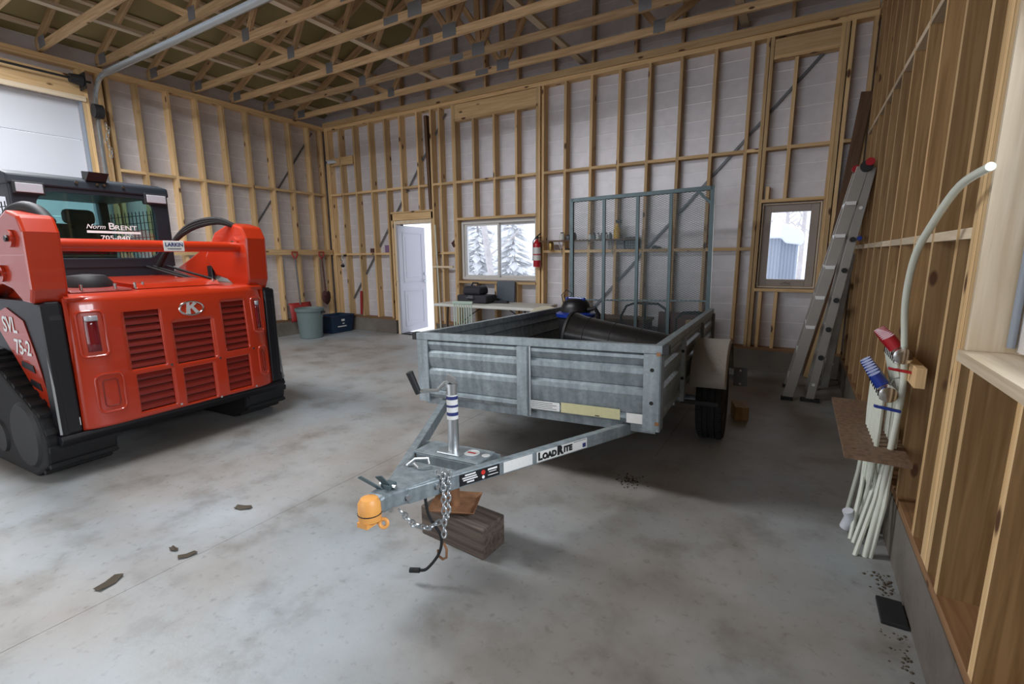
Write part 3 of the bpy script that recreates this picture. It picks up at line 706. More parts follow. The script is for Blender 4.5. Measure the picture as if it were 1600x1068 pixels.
g = G(); g.bar((-.02,-1.38,tz1+.01),(-.075,-1.45,tz1+.085),.03,.006,(0,1,.4)); g.bar((.01,-1.36,tz1+.015),(-.015,-1.40,tz1+.08),.045,.006,(0,1,.3)); g.box((-.025,-1.38,tz1),(.025,-1.33,tz1+.035))
put('latch_lever', g, 'gate', trailer, bevel=.003)
put('latch_pin', G().cyl((-.045,-1.36,tz1+.025),(.045,-1.36,tz1+.025),.008,n=8), 'steel', trailer)
# jack
jt = .800
jack = put('jack_tube', G().cyl((0,vj,tz0-.01),(0,vj,jt),.029,n=20), 'steel', trailer, smooth=True, label='zinc plated jack tube')
put('jack_flange', G().box((-.07,vj-.06,tz1+.006),(.07,vj+.06,tz1+.016)), 'steel', jack, bevel=.01)
put('inner_tube', G().cyl((0,vj,.150),(0,vj,tz0+.02),.024,n=16), 'rust', jack, smooth=True)
put('tube_label', G().cyl((0,vj,.63),(0,vj,.76),.0297,n=20,cap=False), 'sticker', jack, fix=False)
for z in (.735,.695,.65): put('label_print', G().cyl((0,vj,z),(0,vj,z+(.018 if z!=.695 else .012)),.0302,n=20,cap=False), 'ink_blue', jack, fix=False)
g = G(); g.cyl((0,vj,jt),(0,vj,jt+.018),.033,n=16); g.bar((.02,vj-.0,jt+.03),(-.015,vj-.02,jt+.055),.03,.03); g.tube([(0,vj,jt+.03),(-.03,vj-.02,jt+.02),(-.06,vj-.04,jt-.015),(-.14,vj-.09,jt-.02)],.010,8)
put('crank_arm', g, 'steel', jack, smooth=True)
put('crank_grip', G().cyl((-.145,vj-.09,jt-.03),(-.175,vj-.12,jt+.085),.0165,.019,14), 'blackmatte', jack, smooth=True)
# foot pan of the jack sits on the block top (world .165)
g = G(); g.add([(-.10,-.09,0),(.10,-.09,0),(.10,.09,0),(-.10,.09,0),(-.125,-.115,.022),(.125,-.115,.022),(.125,.115,.022),(-.125,.115,.022)],[(0,3,2,1),(0,1,5,4),(1,2,6,5),(2,3,7,6),(3,0,4,7)])
put('jack_foot', g, 'rust', jack, (0,vj,.149), (.02,.01,.35), solid=.004, bevel=.004)
# chains
def link(g, p, ax, turn, L=.034, r=.0045):
    d = Vector(ax).normalized(); a = d.orthogonal().normalized(); a = Matrix.Rotation(turn,3,d) @ a; p = Vector(p)
    pts = []
    for i in range(12):
        t = 2*PI*i/12; pts.append(p + d*(L*.5*math.cos(t)*1.05) + a*(.011*math.sin(t)))
    g.tube(pts, r, 5, True)
def chain(name, pts, parent):
    root = empty(name, parent=None); root.parent = parent
    P = [Vector(p) for p in pts]; segs = []; acc = 0; k = 0; step = .027
    # resample
    L = [0]
    for a,b in zip(P,P[1:]): L.append(L[-1]+(b-a).length)
    n = int(L[-1]/step)
    for i in range(n):
        s = i*step
        j = max(q for q in range(len(L)) if L[q] <= s); j = min(j, len(P)-2); f = (s-L[j])/(L[j+1]-L[j]); p = P[j].lerp(P[j+1], f); d = P[j+1]-P[j]
        g = G(); link(g, p, d, (PI/2)*(i%2)+.4); put('chain_link', g, 'steel', root, smooth=True)
    return root
def onbeam(t, off=.03, z=None):                # point on the outer face of the right tongue beam, t metres from its nose
    q = Vector((.045,-1.30,0))+bd*t+bn_*off; q.z = (tz0+tz1)/2 if z is None else z; return q
c0 = onbeam(.17,.034,tz1+.016)
ch1 = [onbeam(.17,-.02,tz1+.016), c0, onbeam(.165,.042,tz0), onbeam(.16,.05,tz0-.12), onbeam(.15,.055,.15)]
chain('safety_chain', ch1, trailer)
ch2 = [onbeam(.20,-.02,tz1+.016), onbeam(.20,.034,tz1+.016), onbeam(.19,.042,tz0), onbeam(.18,.05,tz0-.10),onbeam(.155,.05,.26),onbeam(.08,.04,.24),onbeam(.02,.03,.27),onbeam(-.03,.025,.34),onbeam(-.05,.02,tz0)]
chain('safety_chain', ch2, trailer)
hk = onbeam(.15,.055,.12)
g = G(); g.tube([hk+Vector((.0,0,.03)),hk+Vector((.015,0,.0)),hk+Vector((.012,0,-.04)),hk+Vector((-.01,-.0,-.055)),hk+Vector((-.032,0,-.045)),hk+Vector((-.035,0,-.015))],.006,8)
put('chain_hook', g, 'rust', trailer, smooth=True)
a = onbeam(.10,-.02,tz0); 
g = G().tube(smooth([a,a+Vector((.02,.0,-.10)),a+Vector((.075,.01,-.19)),a+Vector((.07,-.0,-.27)),a+Vector((.03,-.04,-.335)),a+Vector((-.0,-.06,-.342))]),.007,8); g.tube([a+Vector((-.0,-.06,-.342)),a+Vector((-.045,-.075,-.345))],.012,8)
put('wiring_harness', g, 'rubber', trailer, smooth=True)
g = G().tube([(-.09,-1.13,tz1+.012),(-.06,-1.10,tz1+.04),(0,-1.08,tz1+.045),(.03,-1.10,tz1+.025),(-.01,-1.14,tz1+.02),(-.05,-1.12,tz1+.025)],.008,6)
put('wire_knot', g, 'steel', trailer, smooth=True)
# stickers on the right tongue beam
mz = Matrix(((bd.x,0,bn_.x),(bd.y,0,bn_.y),(0,1,0)))        # local x along the beam, y up, z outwards
def decal(t0, t1, z0, z1, m, name='sticker', off=.0232, parent=None):
    q = [onbeam(t0,off,z0),onbeam(t1,off,z0),onbeam(t1,off,z1),onbeam(t0,off,z1)]; b = [p+bn_*.0012 for p in q]
    return put(name, G().add(q+b,[(0,1,2,3),(4,5,6,7),(0,1,5,4),(1,2,6,5),(2,3,7,6),(3,0,4,7)]), m, parent or trailer)
zl, zh = tz0+.008, tz1-.008
d1 = decal(.26,.49,zl,zh,'ink','warning_sticker')
for i,(a_,b_,z_,h_) in enumerate([(.29,.35,.045,.007),(.275,.355,.033,.006),(.28,.36,.022,.006),(.30,.34,.009,.007),(.42,.475,.040,.009),(.425,.47,.030,.003),(.42,.48,.014,.003)]):
    decal(a_,b_,zl+z_,zl+z_+h_,'ink_white','print_line',.0246,d1)
p = onbeam(.393,.0246,zl+.038); put('red_mark', G().cyl(p,p+bn_*.001,.012,n=16), 'ink_red', d1); p = onbeam(.393,.0246,zl+.014); put('white_mark', G().cyl(p,p+bn_*.001,.008,n=14), 'ink_white', d1)
d2 = decal(.515,.70,zl,zh,'sticker','blank_sticker')
d3 = decal(.73,1.10,zl,zh,'sticker','name_sticker')
text('lettering', 'L', .058, 'ink', d3, onbeam(.752,.0256,(zl+zh)/2+.000), mz, bold=.0030)
text('lettering', 'OAD', .044, 'ink', d3, onbeam(.818,.0256,(zl+zh)/2-.004), mz, bold=.0030, xs=1.0)
text('lettering', 'R', .066, 'ink', d3, onbeam(.893,.0256,(zl+zh)/2+.002), mz, bold=.0042)
text('lettering', 'ITE', .044, 'ink', d3, onbeam(.952,.0256,(zl+zh)/2+.000), mz, bold=.0030, xs=1.05)
decal(.995,1.09,zh-.007,zh-.004,'greysteel','print_line',.0246,d3)
decal(1.065,1.09,zl+.008,zl+.032,'ink_blue','tiny_square',.0246,d3)
# round stickers on the jack plate
put('round_sticker', G().cyl((.10,vj+.02,tz1+.0065),(.10,vj+.02,tz1+.008),.042,n=24), 'sticker', trailer); put('red_print', G().box((.075,vj+.012,tz1+.008),(.125,vj+.026,tz1+.0086)), 'ink_red', trailer)
put('round_sticker', G().cyl((.185,vj+.02,tz1+.0065),(.185,vj+.02,tz1+.008),.022,n=20), 'sticker', trailer)
# labels on the front panel
def fdec(u0,u1,z0,z1,m,name): return put(name, G().box((u0,-.0255,z0),(u1,-.0235,z1)), m, trailer)
w_ = fdec(.05,.26,TZB+.018,TZB+.075,'sticker','paper_label')
for i in range(4): put('print_line', G().box((.06,-.0262,TZB+.027+i*.012),(.06+.18-.03*(i%2),-.0256,TZB+.031+i*.012)), 'greysteel', w_)
y_ = fdec(.27,.66,TZB+.016,TZB+.082,'sticker_y','aged_label')
put('print_line', G().box((.50,-.0262,TZB+.020),(.53,-.0256,TZB+.026)), 'ink', y_)
fdec(.70,.80,TZB+.006,TZB+.066,'sticker','torn_label')
# wheels and fenders
for s_ in (-1,1):
    wz = .028*1.30 - (.024*1.08 if s_>0 else -.024*1.08)
    wh = empty('wheel', (s_*1.075,1.30,.335+wz), (0,0,0), trailer)
    mx_ = Matrix.Rotation(PI/2,4,'Y')
    prof = [(.20,-.085),(.26,-.100),(.315,-.098),(.333,-.080),(.3355,-.052),(.327,-.049),(.327,-.042),(.3355,-.038),(.3355,-.012),(.327,-.010),(.327,.010),(.3355,.012),(.3355,.038),(.327,.042),(.327,.049),(.3355,.052),(.333,.080),(.315,.098),(.26,.100),(.20,.085)]
    put('tire', G().lathe(prof,48,mx_), 'rubber', wh, smooth=True)
    g = G()
    for i in range(56):
        t = 2*PI*i/56
        for q in (-1,1):
            g.box((q*.066-.016,-.006,.330),(q*.066+.016,.006,.3385),Matrix.Rotation(t+q*.02,4,'X'))
    o = put('tread_blocks', g, 'rubber', wh, fix=False); o['kind'] = 'stuff'
    put('rim', G().lathe([(.02,.03*s_),(.09,.035*s_),(.12,.01*s_),(.17,.02*s_),(.20,.07*s_),(.205,.085*s_),(.19,.085*s_),(.19,-.085*s_)],32,mx_), 'white', wh, smooth=True)
    g = G(); R_ = .405; cz = .335+wz+.11; n = 18; u0, u1 = s_*.945, s_*1.185; vs = []
    for i in range(n+1):
        t = PI*(.94*i/n+.03)-.0; y_1 = 1.30-R_*1.08*math.cos(t); z_1 = cz-.03+R_*math.sin(t)**.62*.98
        vs += [(u0,y_1,z_1),(u1,y_1,z_1),(u1+s_*.012,1.30-(R_-.02)*1.08*math.cos(t),cz-.03+(R_-.03)*math.sin(t)**.62*.98)]
    g.add(vs,[(3*i+a_,3*i+a_+1,3*i+a_+4,3*i+a_+3) for i in range(n) for a_ in (0,1)])
    fd = put('fender', g, 'diamond', trailer, solid=.004, smooth=True)
    g = G(); g.bar((s_*.89,1.30-.44,.40),(s_*1.15,1.30-.44,.40),.03,.03); put('fender_bracket', g, 'blackmatte', fd)
g = G(); g.box((1.20,1.78,.35),(1.31,1.784,.52)); lb = put('light_bracket', g, 'greysteel', trailer)
put('bracket_arm', G().box((.90,1.785,.40),(1.24,1.80,.45)), 'galv', lb)
for z in (.37,.49): put('bracket_hole', G().cyl((1.255,1.779,z),(1.255,1.7765,z),.010,n=10), 'sticker', lb)
# ramp gate, standing up at the rear
gz0, gz1, gv, GW = TZB+.02, 2.312, TL+.035, .835
gate = empty('ramp_gate', (0,gv,0), (0,0,0), trailer)
def gbar(name, p0, p1, w=.045, h=.045, m='gate'): return put(name, G().bar(p0,p1,w,h,(0,1,0)), m, gate, bevel=.002)
gbar('gate_upright', (-GW,0,gz0),(-GW,0,gz1)); gbar('gate_upright', (GW,0,gz0),(GW,0,gz1))
put('bright_edge', G().box((GW+.0228,-.02,gz0),(GW+.0262,.02,gz1)), 'alu_bright', gate)
for x in (-.41,.005,.39): gbar('gate_upright', (x,0,gz0),(x,0,gz1-.02),.038,.03)
gbar('gate_rail', (-GW,0,gz1-.0225),(GW,0,gz1-.0225)); gbar('gate_rail', (-GW,0,gz0),(GW,0,gz0)); gbar('gate_rail', (-GW,0,gz0+.55),(GW,0,gz0+.55),.02,.01)
gbar('corner_brace', (GW-.17,0,gz1-.03),(GW,0,gz1-.20),.03,.03)
g = G(); dx, dz = .050, .0125; th = .0019
nx = int(2*GW/dx); nz = int((gz1-gz0)/dz)
for j in range(nz):
    for i in range(nx):
        x = -GW+dx*(i+.5*(j%2)); z = gz0+dz*j
        for sx in (1,-1):
            x2 = x+sx*dx/2
            if not (-GW <= x2 <= GW): continue
            k_ = len(g.v); hx = .0012*sx
            g.v += [(x,.018,z-th),(x,.018,z+th),(x2,.018,z+dz+th),(x2,.018,z+dz-th),(x,.0215,z-th),(x,.0215,z+th),(x2,.0215,z+dz+th),(x2,.0215,z+dz-th)]
            g.f += [(k_,k_+1,k_+2,k_+3),(k_+7,k_+6,k_+5,k_+4),(k_+1,k_+5,k_+6,k_+2),(k_,k_+3,k_+7,k_+4)]
o = put('expanded_mesh', g, 'gate', gate, fix=False); o['kind'] = 'stuff'
# timber block under the jack
o = beam('timber_block', (-1.432-.2144,1.862+.0161,.0825),(-1.432+.2144,1.862-.0161,.0825),.18,.165,'old_wood'); d_ = o.modifiers.new('bevel','BEVEL'); d_.width = .007; d_.segments = 2
tag(o, 'weathered square timber block on the floor under the trailer jack', 'timber block')
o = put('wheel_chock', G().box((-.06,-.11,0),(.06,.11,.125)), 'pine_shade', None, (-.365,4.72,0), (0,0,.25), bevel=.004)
tag(o, 'short wood offcut lying on the floor behind the right trailer wheel', 'wood block')
# inside the trailer
bz = .505-.028*2.1
hz = empty('footing_form', (-1.40,4.30,.672), (0,0,0)); tag(hz, 'black plastic footing form lying on its side in the trailer bed', 'plastic form')
mh = Matrix.Rotation(math.radians(88),4,'Z')@Matrix.Rotation(math.radians(-90+4),4,'X')
mh = Matrix.Rotation(math.radians(5),4,'Y')@Matrix.Rotation(math.radians(90),4,'Y')
put('cone', G().lathe([(.232,-.47),(.225,-.44),(.205,-.36),(.19,-.15),(.178,.1),(.165,.35),(.158,.50),(.12,.53)],36,mh), 'gloss_black', hz, smooth=True, fix=False)
put('flange', G().lathe([(.225,-.49),(.243,-.49),(.243,-.465),(.228,-.465)],36,mh), 'blackmatte', hz, smooth=True)
for xx,rr in ((-.30,.200),(-.05,.184),(.2,.172)): put('ring_rib', G().torus((0,0,xx),rr,.004,mh,36,6), 'rubber', hz, smooth=True)
v = empty('shop_vacuum', (-2.14,5.0,bz)); tag(v, 'blue and black shop vacuum standing in the trailer beside the left wall', 'vacuum')
put('drum', G().lathe([(.17,0),(.185,.05),(.20,.36),(.20,.38)],28), 'blackmatte', v, smooth=True)
put('drum_collar', G().lathe([(.20,.36),(.225,.365),(.225,.40),(.20,.41),(.16,.42)],28), 'blue', v, smooth=True)
put('motor_head', G().lathe([(.17,.41),(.165,.47),(.14,.53),(.10,.56),(.02,.57)],28), 'black', v, smooth=True)
g = G(); g.bar((-.10,0,.565),(.10,0,.565),.05,.03); g.cyl((-.10,-.02,.53),(-.10,-.02,.58),.02); g.cyl((.10,-.02,.53),(.10,-.02,.58),.02); put('carry_handle', g, 'blue', v, bevel=.008)
put('hose', G().tube([(.16,-.05,.45),(.24,-.03,.47),(.27,.0,.40),(.25,.03,.28)],.024,10), 'blackmatte', v, smooth=True)
put('cord', G().tube([(-.13,-.05,.50),(-.17,-.02,.60),(-.12,0,.66),(-.06,.02,.62),(-.08,.0,.55)],.006,6), 'blackmatte', v, smooth=True)

# ================================================================ TRACK LOADER
ld = empty('track_loader', (-4.185,1.88,0), (0,0,math.radians(93.04)))
tag(ld, 'orange red compact track loader with black cab parked facing the big sectional door', 'track loader')
# local: x to the right of the photo, y forward (away from camera), z up
for s_ in (-1,1):
    tr = empty('track', (s_*.70,0,0), (0,0,0), ld)
    poly = [(.30,0),(2.15,0),(2.35,.06),(2.43,.22),(2.38,.40),(2.2,.52),(1.2,.78),(.95,.80),(.70,.74),(.12,.46),(.04,.30),(.08,.12)]
    put('track_belt', G().prism(poly,-.20,.20,'x'), 'rubber', tr, bevel=.02)
    P = [Vector((0,a,b)) for a,b in poly]; L = [0]
    for a,b in zip(P,P[1:]+P[:1]): L.append(L[-1]+(b-a).length)
    n = 44
    for i in range(n):
        s = L[-1]*i/n; j = max(q for q in range(len(P)) if L[q] <= s); a = P[j]; b = P[(j+1)%len(P)]; f = (s-L[j])/(L[j+1]-L[j]); p = a.lerp(b,f); d = (b-a).normalized(); nn = Vector((0,d.z,-d.y))
        if p.z < .03: continue
        key = 'lug'
        if key not in plate_mesh:
            me = mesh_of(G().box((-.19,-.022,-.004),(.19,.022,.022)),'track_lug'); me.materials.append(M['rubber']); plate_mesh[key] = me
        o = bpy.data.objects.new('track_lug', plate_mesh[key]); COL.objects.link(o); o.parent = tr; o.location = p; o.rotation_euler = (math.atan2(-nn.y,nn.z),0,0)
    for y_,z_,r_1 in ((.34,.30,.24),(2.15,.26,.20),(.80,.22,.13),(1.2,.22,.13),(1.6,.22,.13),(.98,.56,.19)):
        xx = s_*.205; put('roller', G().cyl((xx-.01*s_,y_,z_),(xx+.012*s_,y_,z_),r_1,r_1*.9,20), 'blackmatte', tr, smooth=True)
put('chassis', G().box((-.50,.10,.26),(.50,2.25,1.05)), 'black', ld, bevel=.02)
# side bodywork
for s_ in (-1,1):
    g = G(); g.prism([(-.02,.33),(.16,.30),(.60,.82),(1.0,.86),(1.05,1.22),(.0,1.22),(-.02,1.10)], min(s_*.72,s_*.80), max(s_*.72,s_*.80), 'x')
    sb_ = put('side_cover', g, 'black', ld, bevel=.012)
    x0 = s_*.801
    g = G(); g.prism([(.36,1.08),(.62,1.16),(.86,1.10),(.80,.98),(.28,.50),(.16,.42),(.14,.50),(.26,.86)], min(x0,x0+s_*.006), max(x0,x0+s_*.006), 'x')
    pc = put('side_decal', g, 'red', ld, label='orange red side panel with model lettering')
    mtx = Matrix(((0,0,s_),(-1*(-s_) if 0 else (s_),0,0),(0,1,0)))
    if s_ < 0:
        mt = Matrix(((0,0,-1),(-1,0,0),(0,1,0)))
        text('lettering','SVL',.155,'ink_white',pc,(-.810,.60,1.035),mt,bold=.003)
        text('lettering','75-2',.145,'ink_white',pc,(-.810,.44,.885),mt,bold=.003)
        for z in (.72,.60): put('side_vent', G().prism([(.24+(z-.6)*.5,z),(.42+(z-.6)*.8,z+.03),(.40+(z-.6)*.8,z+.07),(.26+(z-.6)*.5,z+.05)],-.812,-.807,'x'), 'black', pc)
    put('bright_trim', G().bar((s_*.835,-.02,.34),(s_*.815,.03,1.20),.012,.012), 'steel', ld)
    put('corner_post', G().box((min(s_*.715,s_*.83),-.015,.31),(max(s_*.715,s_*.83),.12,1.21)), 'black', ld, bevel=.02)
put('rear_bumper', G().prism([(-.03,.325),(-.04,.30),(.02,.24),(.40,.22),(.40,.30),(.06,.325)],-.84,.84,'x'), 'black', ld, bevel=.006)
put('id_tag', G().box((-.775,-.019,.375),(-.725,-.0155,.43)), 'sticker', ld); put('id_tag', G().box((.745,-.019,.375),(.785,-.0155,.43)), 'sticker', ld)
# rear door with louvre openings
LV = [(-.405,-.175,.695,1.115),(-.095,.20,.675,1.00),(.30,.505,.705,1.125),(-.385,-.145,.37,.655),(-.065,.17,.345,.635),(.28,.49,.36,.645)]
def warp(x, z):
    t = (z-.33)/.91; xx = x*(1.0-.015*t) + (0 if abs(x)<.55 else 0)
    y = -.055+.030*t*t + .045*max(0,(abs(x)-.50)/.2)**2.2 + .02*max(0,t-.9)*10*.4
    return (xx, y, z)
zi = sorted({.33,1.24}|{.33+.91*k/22 for k in range(23)}|{h[2] for h in LV}|{h[3] for h in LV})
xi = sorted({-.712+1.424*k/36 for k in range(37)}|{h[0] for h in LV}|{h[1] for h in LV})
g = G(); idx = {}
def vid(x,z):
    if (x,z) not in idx: idx[(x,z)] = len(g.v); g.v.append(warp(x,z))
    return idx[(x,z)]
for a,b in zip(xi,xi[1:]):
    for c,d in zip(zi,zi[1:]):
        um,zm = (a+b)/2,(c+d)/2
        if any(h[0]<um<h[1] and h[2]<zm<h[3] for h in LV): continue
        g.f.append((vid(a,c),vid(b,c),vid(b,d),vid(a,d)))
rd = put('rear_door', g, 'red', ld, smooth=True, solid=.03, fix=False)
put('door_edge', G().box((-.70,-.02,.34),(.70,.10,.36)), 'red', rd); 
for s_ in (-1,1): put('door_edge', G().box((min(s_*.69,s_*.712),-.01,.335),(max(s_*.69,s_*.712),.10,1.235)), 'red', rd)
put('radiator_screen', G().box((-.45,.03,.34),(.55,.035,1.16)), 'brown', ld)
for h in LV:
    n = max(4, int(round((h[3]-h[2])/.055)))
    g_ = (h[3]-h[2])/n
    for k in range(n):
        z = h[2]+g_*(k+.5); yy = warp((h[0]+h[1])/2,z)[1]
        put('louvre_slat', G().prism([(yy+.022,z+g_*.46),(yy+.006,z-g_*.05),(yy+.004,z-g_*.36),(yy+.028,z-g_*.36)],h[0]-.01,h[1]+.01,'x'), 'red_dark', ld)
    for q in (0,1):      # fastener at the lower right corner
        if q: p = warp(h[1]+.03,h[2]-.012); put('fastener', G().cyl((p[0],p[1]-.012,p[2]),(p[0],p[1]-.022,p[2]),.009,n=10), 'chrome', ld, smooth=True)
def ring(x0,x1,z0,z1,r,w,dy,m,name,parent):
    pts = []
    for cx_,cz_,a0 in ((x1-r,z1-r,0),(x0+r,z1-r,90),(x0+r,z0+r,180),(x1-r,z0+r,270)):
        for k in range(5):
            t = math.radians(a0+22.5*k); x=cx_+r*math.cos(t); z=cz_+r*math.sin(t); p = warp(x,z); pts.append((p[0],p[1]+dy,p[2]))
    return put(name, G().tube(pts,w,8,True), m, parent, smooth=True)
def patch(x0,x1,z0,z1,dy,m,name,parent,t=.012):
    g = G(); n = 4; vs = []
    for j in range(n+1):
        for i in range(3):
            p = warp(x0+(x1-x0)*i/2,z0+(z1-z0)*j/n); vs.append((p[0],p[1]+dy,p[2]))
    g.add(vs,[(3*j+i,3*j+i+1,3*j+i+4,3*j+i+3) for j in range(n) for i in (0,1)])
    return put(name, g, m, parent, smooth=True, solid=t, fix=False)
for s_ in (-1,1):
    xa,xb = (-.665,-.535) if s_<0 else (.575,.675)
    ring(xa-.005,xb+.01,.83,1.14,.03,.010,-.016,'red','light_recess_rim',rd)
    tl = patch(xa+.03,xb-.03,.865,1.11,-.020,'lens','tail_light',ld)
    patch(xa+.03,xb-.03,1.075,1.11,-.030,'lampglass','reflector',tl)
    xa,xb = (-.625,-.47) if s_<0 else (.585,.68)
    ring(xa,xb,.43,.70,.04,.010,-.016,'red','handle_recess_rim',rd)
    ring(xa+.035,xb-.035,.47,.66,.02,.004,-.018,'red_dark','recess_line',rd)
# emblem
em = empty('emblem', (.062,warp(.06,1.10)[1]-.016,1.10), (PI/2-.06,0,0), ld)
pts = [(.078*math.cos(2*PI*i/28),.046*math.sin(2*PI*i/28),0) for i in range(28)]
put('emblem_rim', G().tube(pts,.0065,8,True), 'chrome', em, smooth=True)
g = G(); g.add([(p[0],p[1],0) for p in pts]+[(p[0],p[1],-.008) for p in pts],[tuple(range(28)),tuple(range(55,27,-1))]); put('emblem_field', g, 'red', em)
g = G()
for poly in ([(-.040,-.036),(-.012,-.040),(-.012,.040),(-.030,.036)],[(-.012,-.006),(.036,.030),(.016,.040),(-.012,.014)],[(-.004,.002),(.022,-.038),(.046,-.030),(.012,.012)]): g.prism(poly,.001,.005,'z')
put('emblem_letter', g, 'alu_bright', em); em.scale = (1.15,1.15,1.15)
# hood over the engine
g = G(); g.prism([(-.03,1.235),(.02,1.255),(1.0,1.285),(1.0,1.20),(.0,1.20)],-.70,.70,'x'); hd = put('hood', g, 'red', ld, bevel=.008)
g = G(); g.prism([(.16,1.262),(.20,1.30),(.95,1.34),(.98,1.28)],-.20,.44,'x'); put('hood_cover', g, 'red', ld, bevel=.006)
g = G(); g.prism([(.10,1.26),(.12,1.275),(.60,1.30),(.60,1.26)],-.62,-.25,'x'); put('filter_lid', g, 'red_dark', ld, bevel=.006)
put('air_intake', G().lathe([(.15,0),(.15,.05),(.11,.10),(.02,.11)],24,Matrix.Translation((-.40,.42,1.27))), 'blackmatte', ld, smooth=True)
for x,y in ((-.55,.13),(-.35,.13),(-.22,.14),(-.14,.20),(.40,.20),(-.14,.92),(.40,.92)): put('hood_bolt', G().cyl((x,y,1.265),(x,y,1.315),.010,n=10), 'chrome', hd, smooth=True)
# lift arm ends and cross tube
for s_ in (-1,1):
    x0,x1 = (-.85,-.665) if s_<0 else (.585,.785)
    am = empty('lift_arm', (0,0,0), (0,0,0), ld)
    g = G(); g.prism([(-.015,1.30),(-.03,1.66),(.02,1.76),(.18,1.80),(.42,1.72),(.60,1.50),(.46,1.33),(.30,1.30),(.16,1.22),(.03,1.21)],x0,x1,'x'); put('arm_tower', g, 'red', am, bevel=.018)
    g = G(); g.prism([(.30,1.73),(.62,1.60),(1.6,1.22),(2.5,.62),(2.42,.50),(1.5,1.04),(.6,1.32),(.36,1.34)],x0+.03,x1-.03,'x'); put('arm_beam', g, 'red', am, bevel=.012)
    xx = x0 if s_<0 else x1
    for y_,z_ in ((.14,1.62),(.38,1.40)):
        ps = put('pivot_boss', G().cyl((xx,y_,z_),(xx+s_*.02,y_,z_),.055,n=20), 'red', am, smooth=True); put('pivot_bolt', G().cyl((xx+s_*.02,y_,z_),(xx+s_*.034,y_,z_),.020,n=6), 'black', ps)
    if s_>0:
        ps = put('pivot_boss', G().cyl((x0,.12,1.62),(x0-.018,.12,1.62),.055,n=20), 'red', am, smooth=True); put('pivot_bolt', G().cyl((x0-.018,.12,1.62),(x0-.03,.12,1.62),.02,n=6), 'black', ps)
    put('lift_cylinder', G().cyl((s_*.76,.10,.62),(s_*.74,.16,1.30),.032,n=14), 'black', am, smooth=True)
    put('cylinder_rod', G().cyl((s_*.80,.02,1.02),(s_*.775,.05,1.24),.016,n=12), 'chrome', am, smooth=True)
put('cross_tube', G().cyl((-.66,.09,1.585),(.62,.09,1.585),.043,n=24), 'red', ld, smooth=True)
pt = put('dealer_plate', G().box((-.035,.040,1.545),(.115,.046,1.625)), 'sticker', ld, bevel=.004)
text('lettering','LARKIN',.038,'ink_blue',pt,(.04,.0392,1.595),(PI/2,0,0),bold=.001); put('print_line', G().box((-.01,.0385,1.562),(.09,.0398,1.568)), 'greysteel', pt)
# rubber hoses
for k in range(3): put('hydraulic_hose', G().tube(smooth([(.36,1.0-.02*k,1.40),(.36,.72,1.60),(.40,.45,1.74+.02*k),(.52,.25,1.80+.015*k),(.62,.12,1.76)]),.019,8), 'rubber', ld, smooth=True)
g = G(); g.add([]  ,[]); put('hose_guard', G().tube(smooth([(-.80,.30,1.68),(-.79,.26,1.77),(-.75,.20,1.81),(-.71,.14,1.79),(-.685,.08,1.72)]),.05,14), 'blackmatte', ld, smooth=True)
for x in (.28,.34,.46): put('hydraulic_hose', G().tube([(x,1.0,1.42),(x+.05,.75,1.36),(x+.12,.5,1.30)],.012,6), 'rubber', ld, smooth=True)
# cab
cy0, cy1, cw = 1.05, 2.1, .545
def cbar(p0,p1,w,h,name='cab_pillar',up=(0,0,1)): return put(name, G().bar(p0,p1,w,h,up), 'cab', ld, bevel=.012)
cbar((-.49,cy0+.05,1.28),(-.50,cy0+.05,2.07),.09,.10); cbar((.49,cy0+.05,1.28),(.50,cy0+.05,2.07),.09,.10)
cbar((-.49,cy1,1.0),(-.46,cy1,2.07),.08,.08); cbar((.49,cy1,1.0),(.46,cy1,2.07),.08,.08)
put('cab_roof', G().prism([(cy0-.03,2.06),(cy0-.02,2.14),(cy0+.15,2.18),(cy1-.1,2.18),(cy1+.06,2.11),(cy1+.06,2.06)],-.56,.56,'x'), 'cab', ld, bevel=.015)
put('cab_sill', G().box((-.54,cy0-.005,1.28),(.54,cy0+.10,1.50)), 'cab', ld, bevel=.012)
# rear window surround with a rounded opening
def surround(x0,x1,z0,z1,X0,X1,Z0,Z1,r,y,t):
    inner = []; outer = []
    for cx_,cz_,a0 in ((x1-r,z1-r,0),(x0+r,z1-r,90),(x0+r,z0+r*.8,180),(x1-r,z0+r*.8,270)):
        for k in range(6):
            tt = math.radians(a0+18*k); c,s = math.cos(tt),math.sin(tt); rz = r if a0<180 else r*.8
            inner.append((cx_+r*c,cz_+rz*s))
            m_ = max(abs(c),abs(s)); ox = X1 if c>0 else X0; oz = Z1 if s>0 else Z0
            outer.append((X1 if a0 in (0,270) and (abs(c)>=abs(s)) else (X0 if a0 in (90,180) and abs(c)>=abs(s) else cx_+r*c*1.0), Z1 if a0 in (0,90) and abs(s)>abs(c) else (Z0 if a0 in (180,270) and abs(s)>abs(c) else cz_+rz*s)))
    n = len(inner); g = G()
    # corner points so that the outer edge stays square
    vs = [(a,y,b) for a,b in inner]+[(a,y,b) for a,b in outer]; k0 = len(vs); vs += [(X1,y,Z1),(X0,y,Z1),(X0,y,Z0),(X1,y,Z0)]
    fs = []
    for i in range(n):
        j = (i+1)%n; fs.append((i,j,n+j,n+i))
    for q,(i,j) in enumerate(((2,3),(8,9),(14,15),(20,21))): fs.append((n+i,n+j,k0+q))
    g.add(vs,fs); return put('window_surround', g, 'cab', ld, solid=t, fix=False)
surround(-.41,.43,1.49,2.03,-.545,.545,1.42,2.11,.13,cy0+.0,.03)
rw = put('rear_glass', G().box((-.46,cy0+.02,1.42),(.46,cy0+.026,2.06)), 'tint', ld)
mt = (PI/2,0,0)
text('lettering','Norm',.055,'ink_white',rw,(-.035,cy0+.016,1.765),mt,shear=.35)
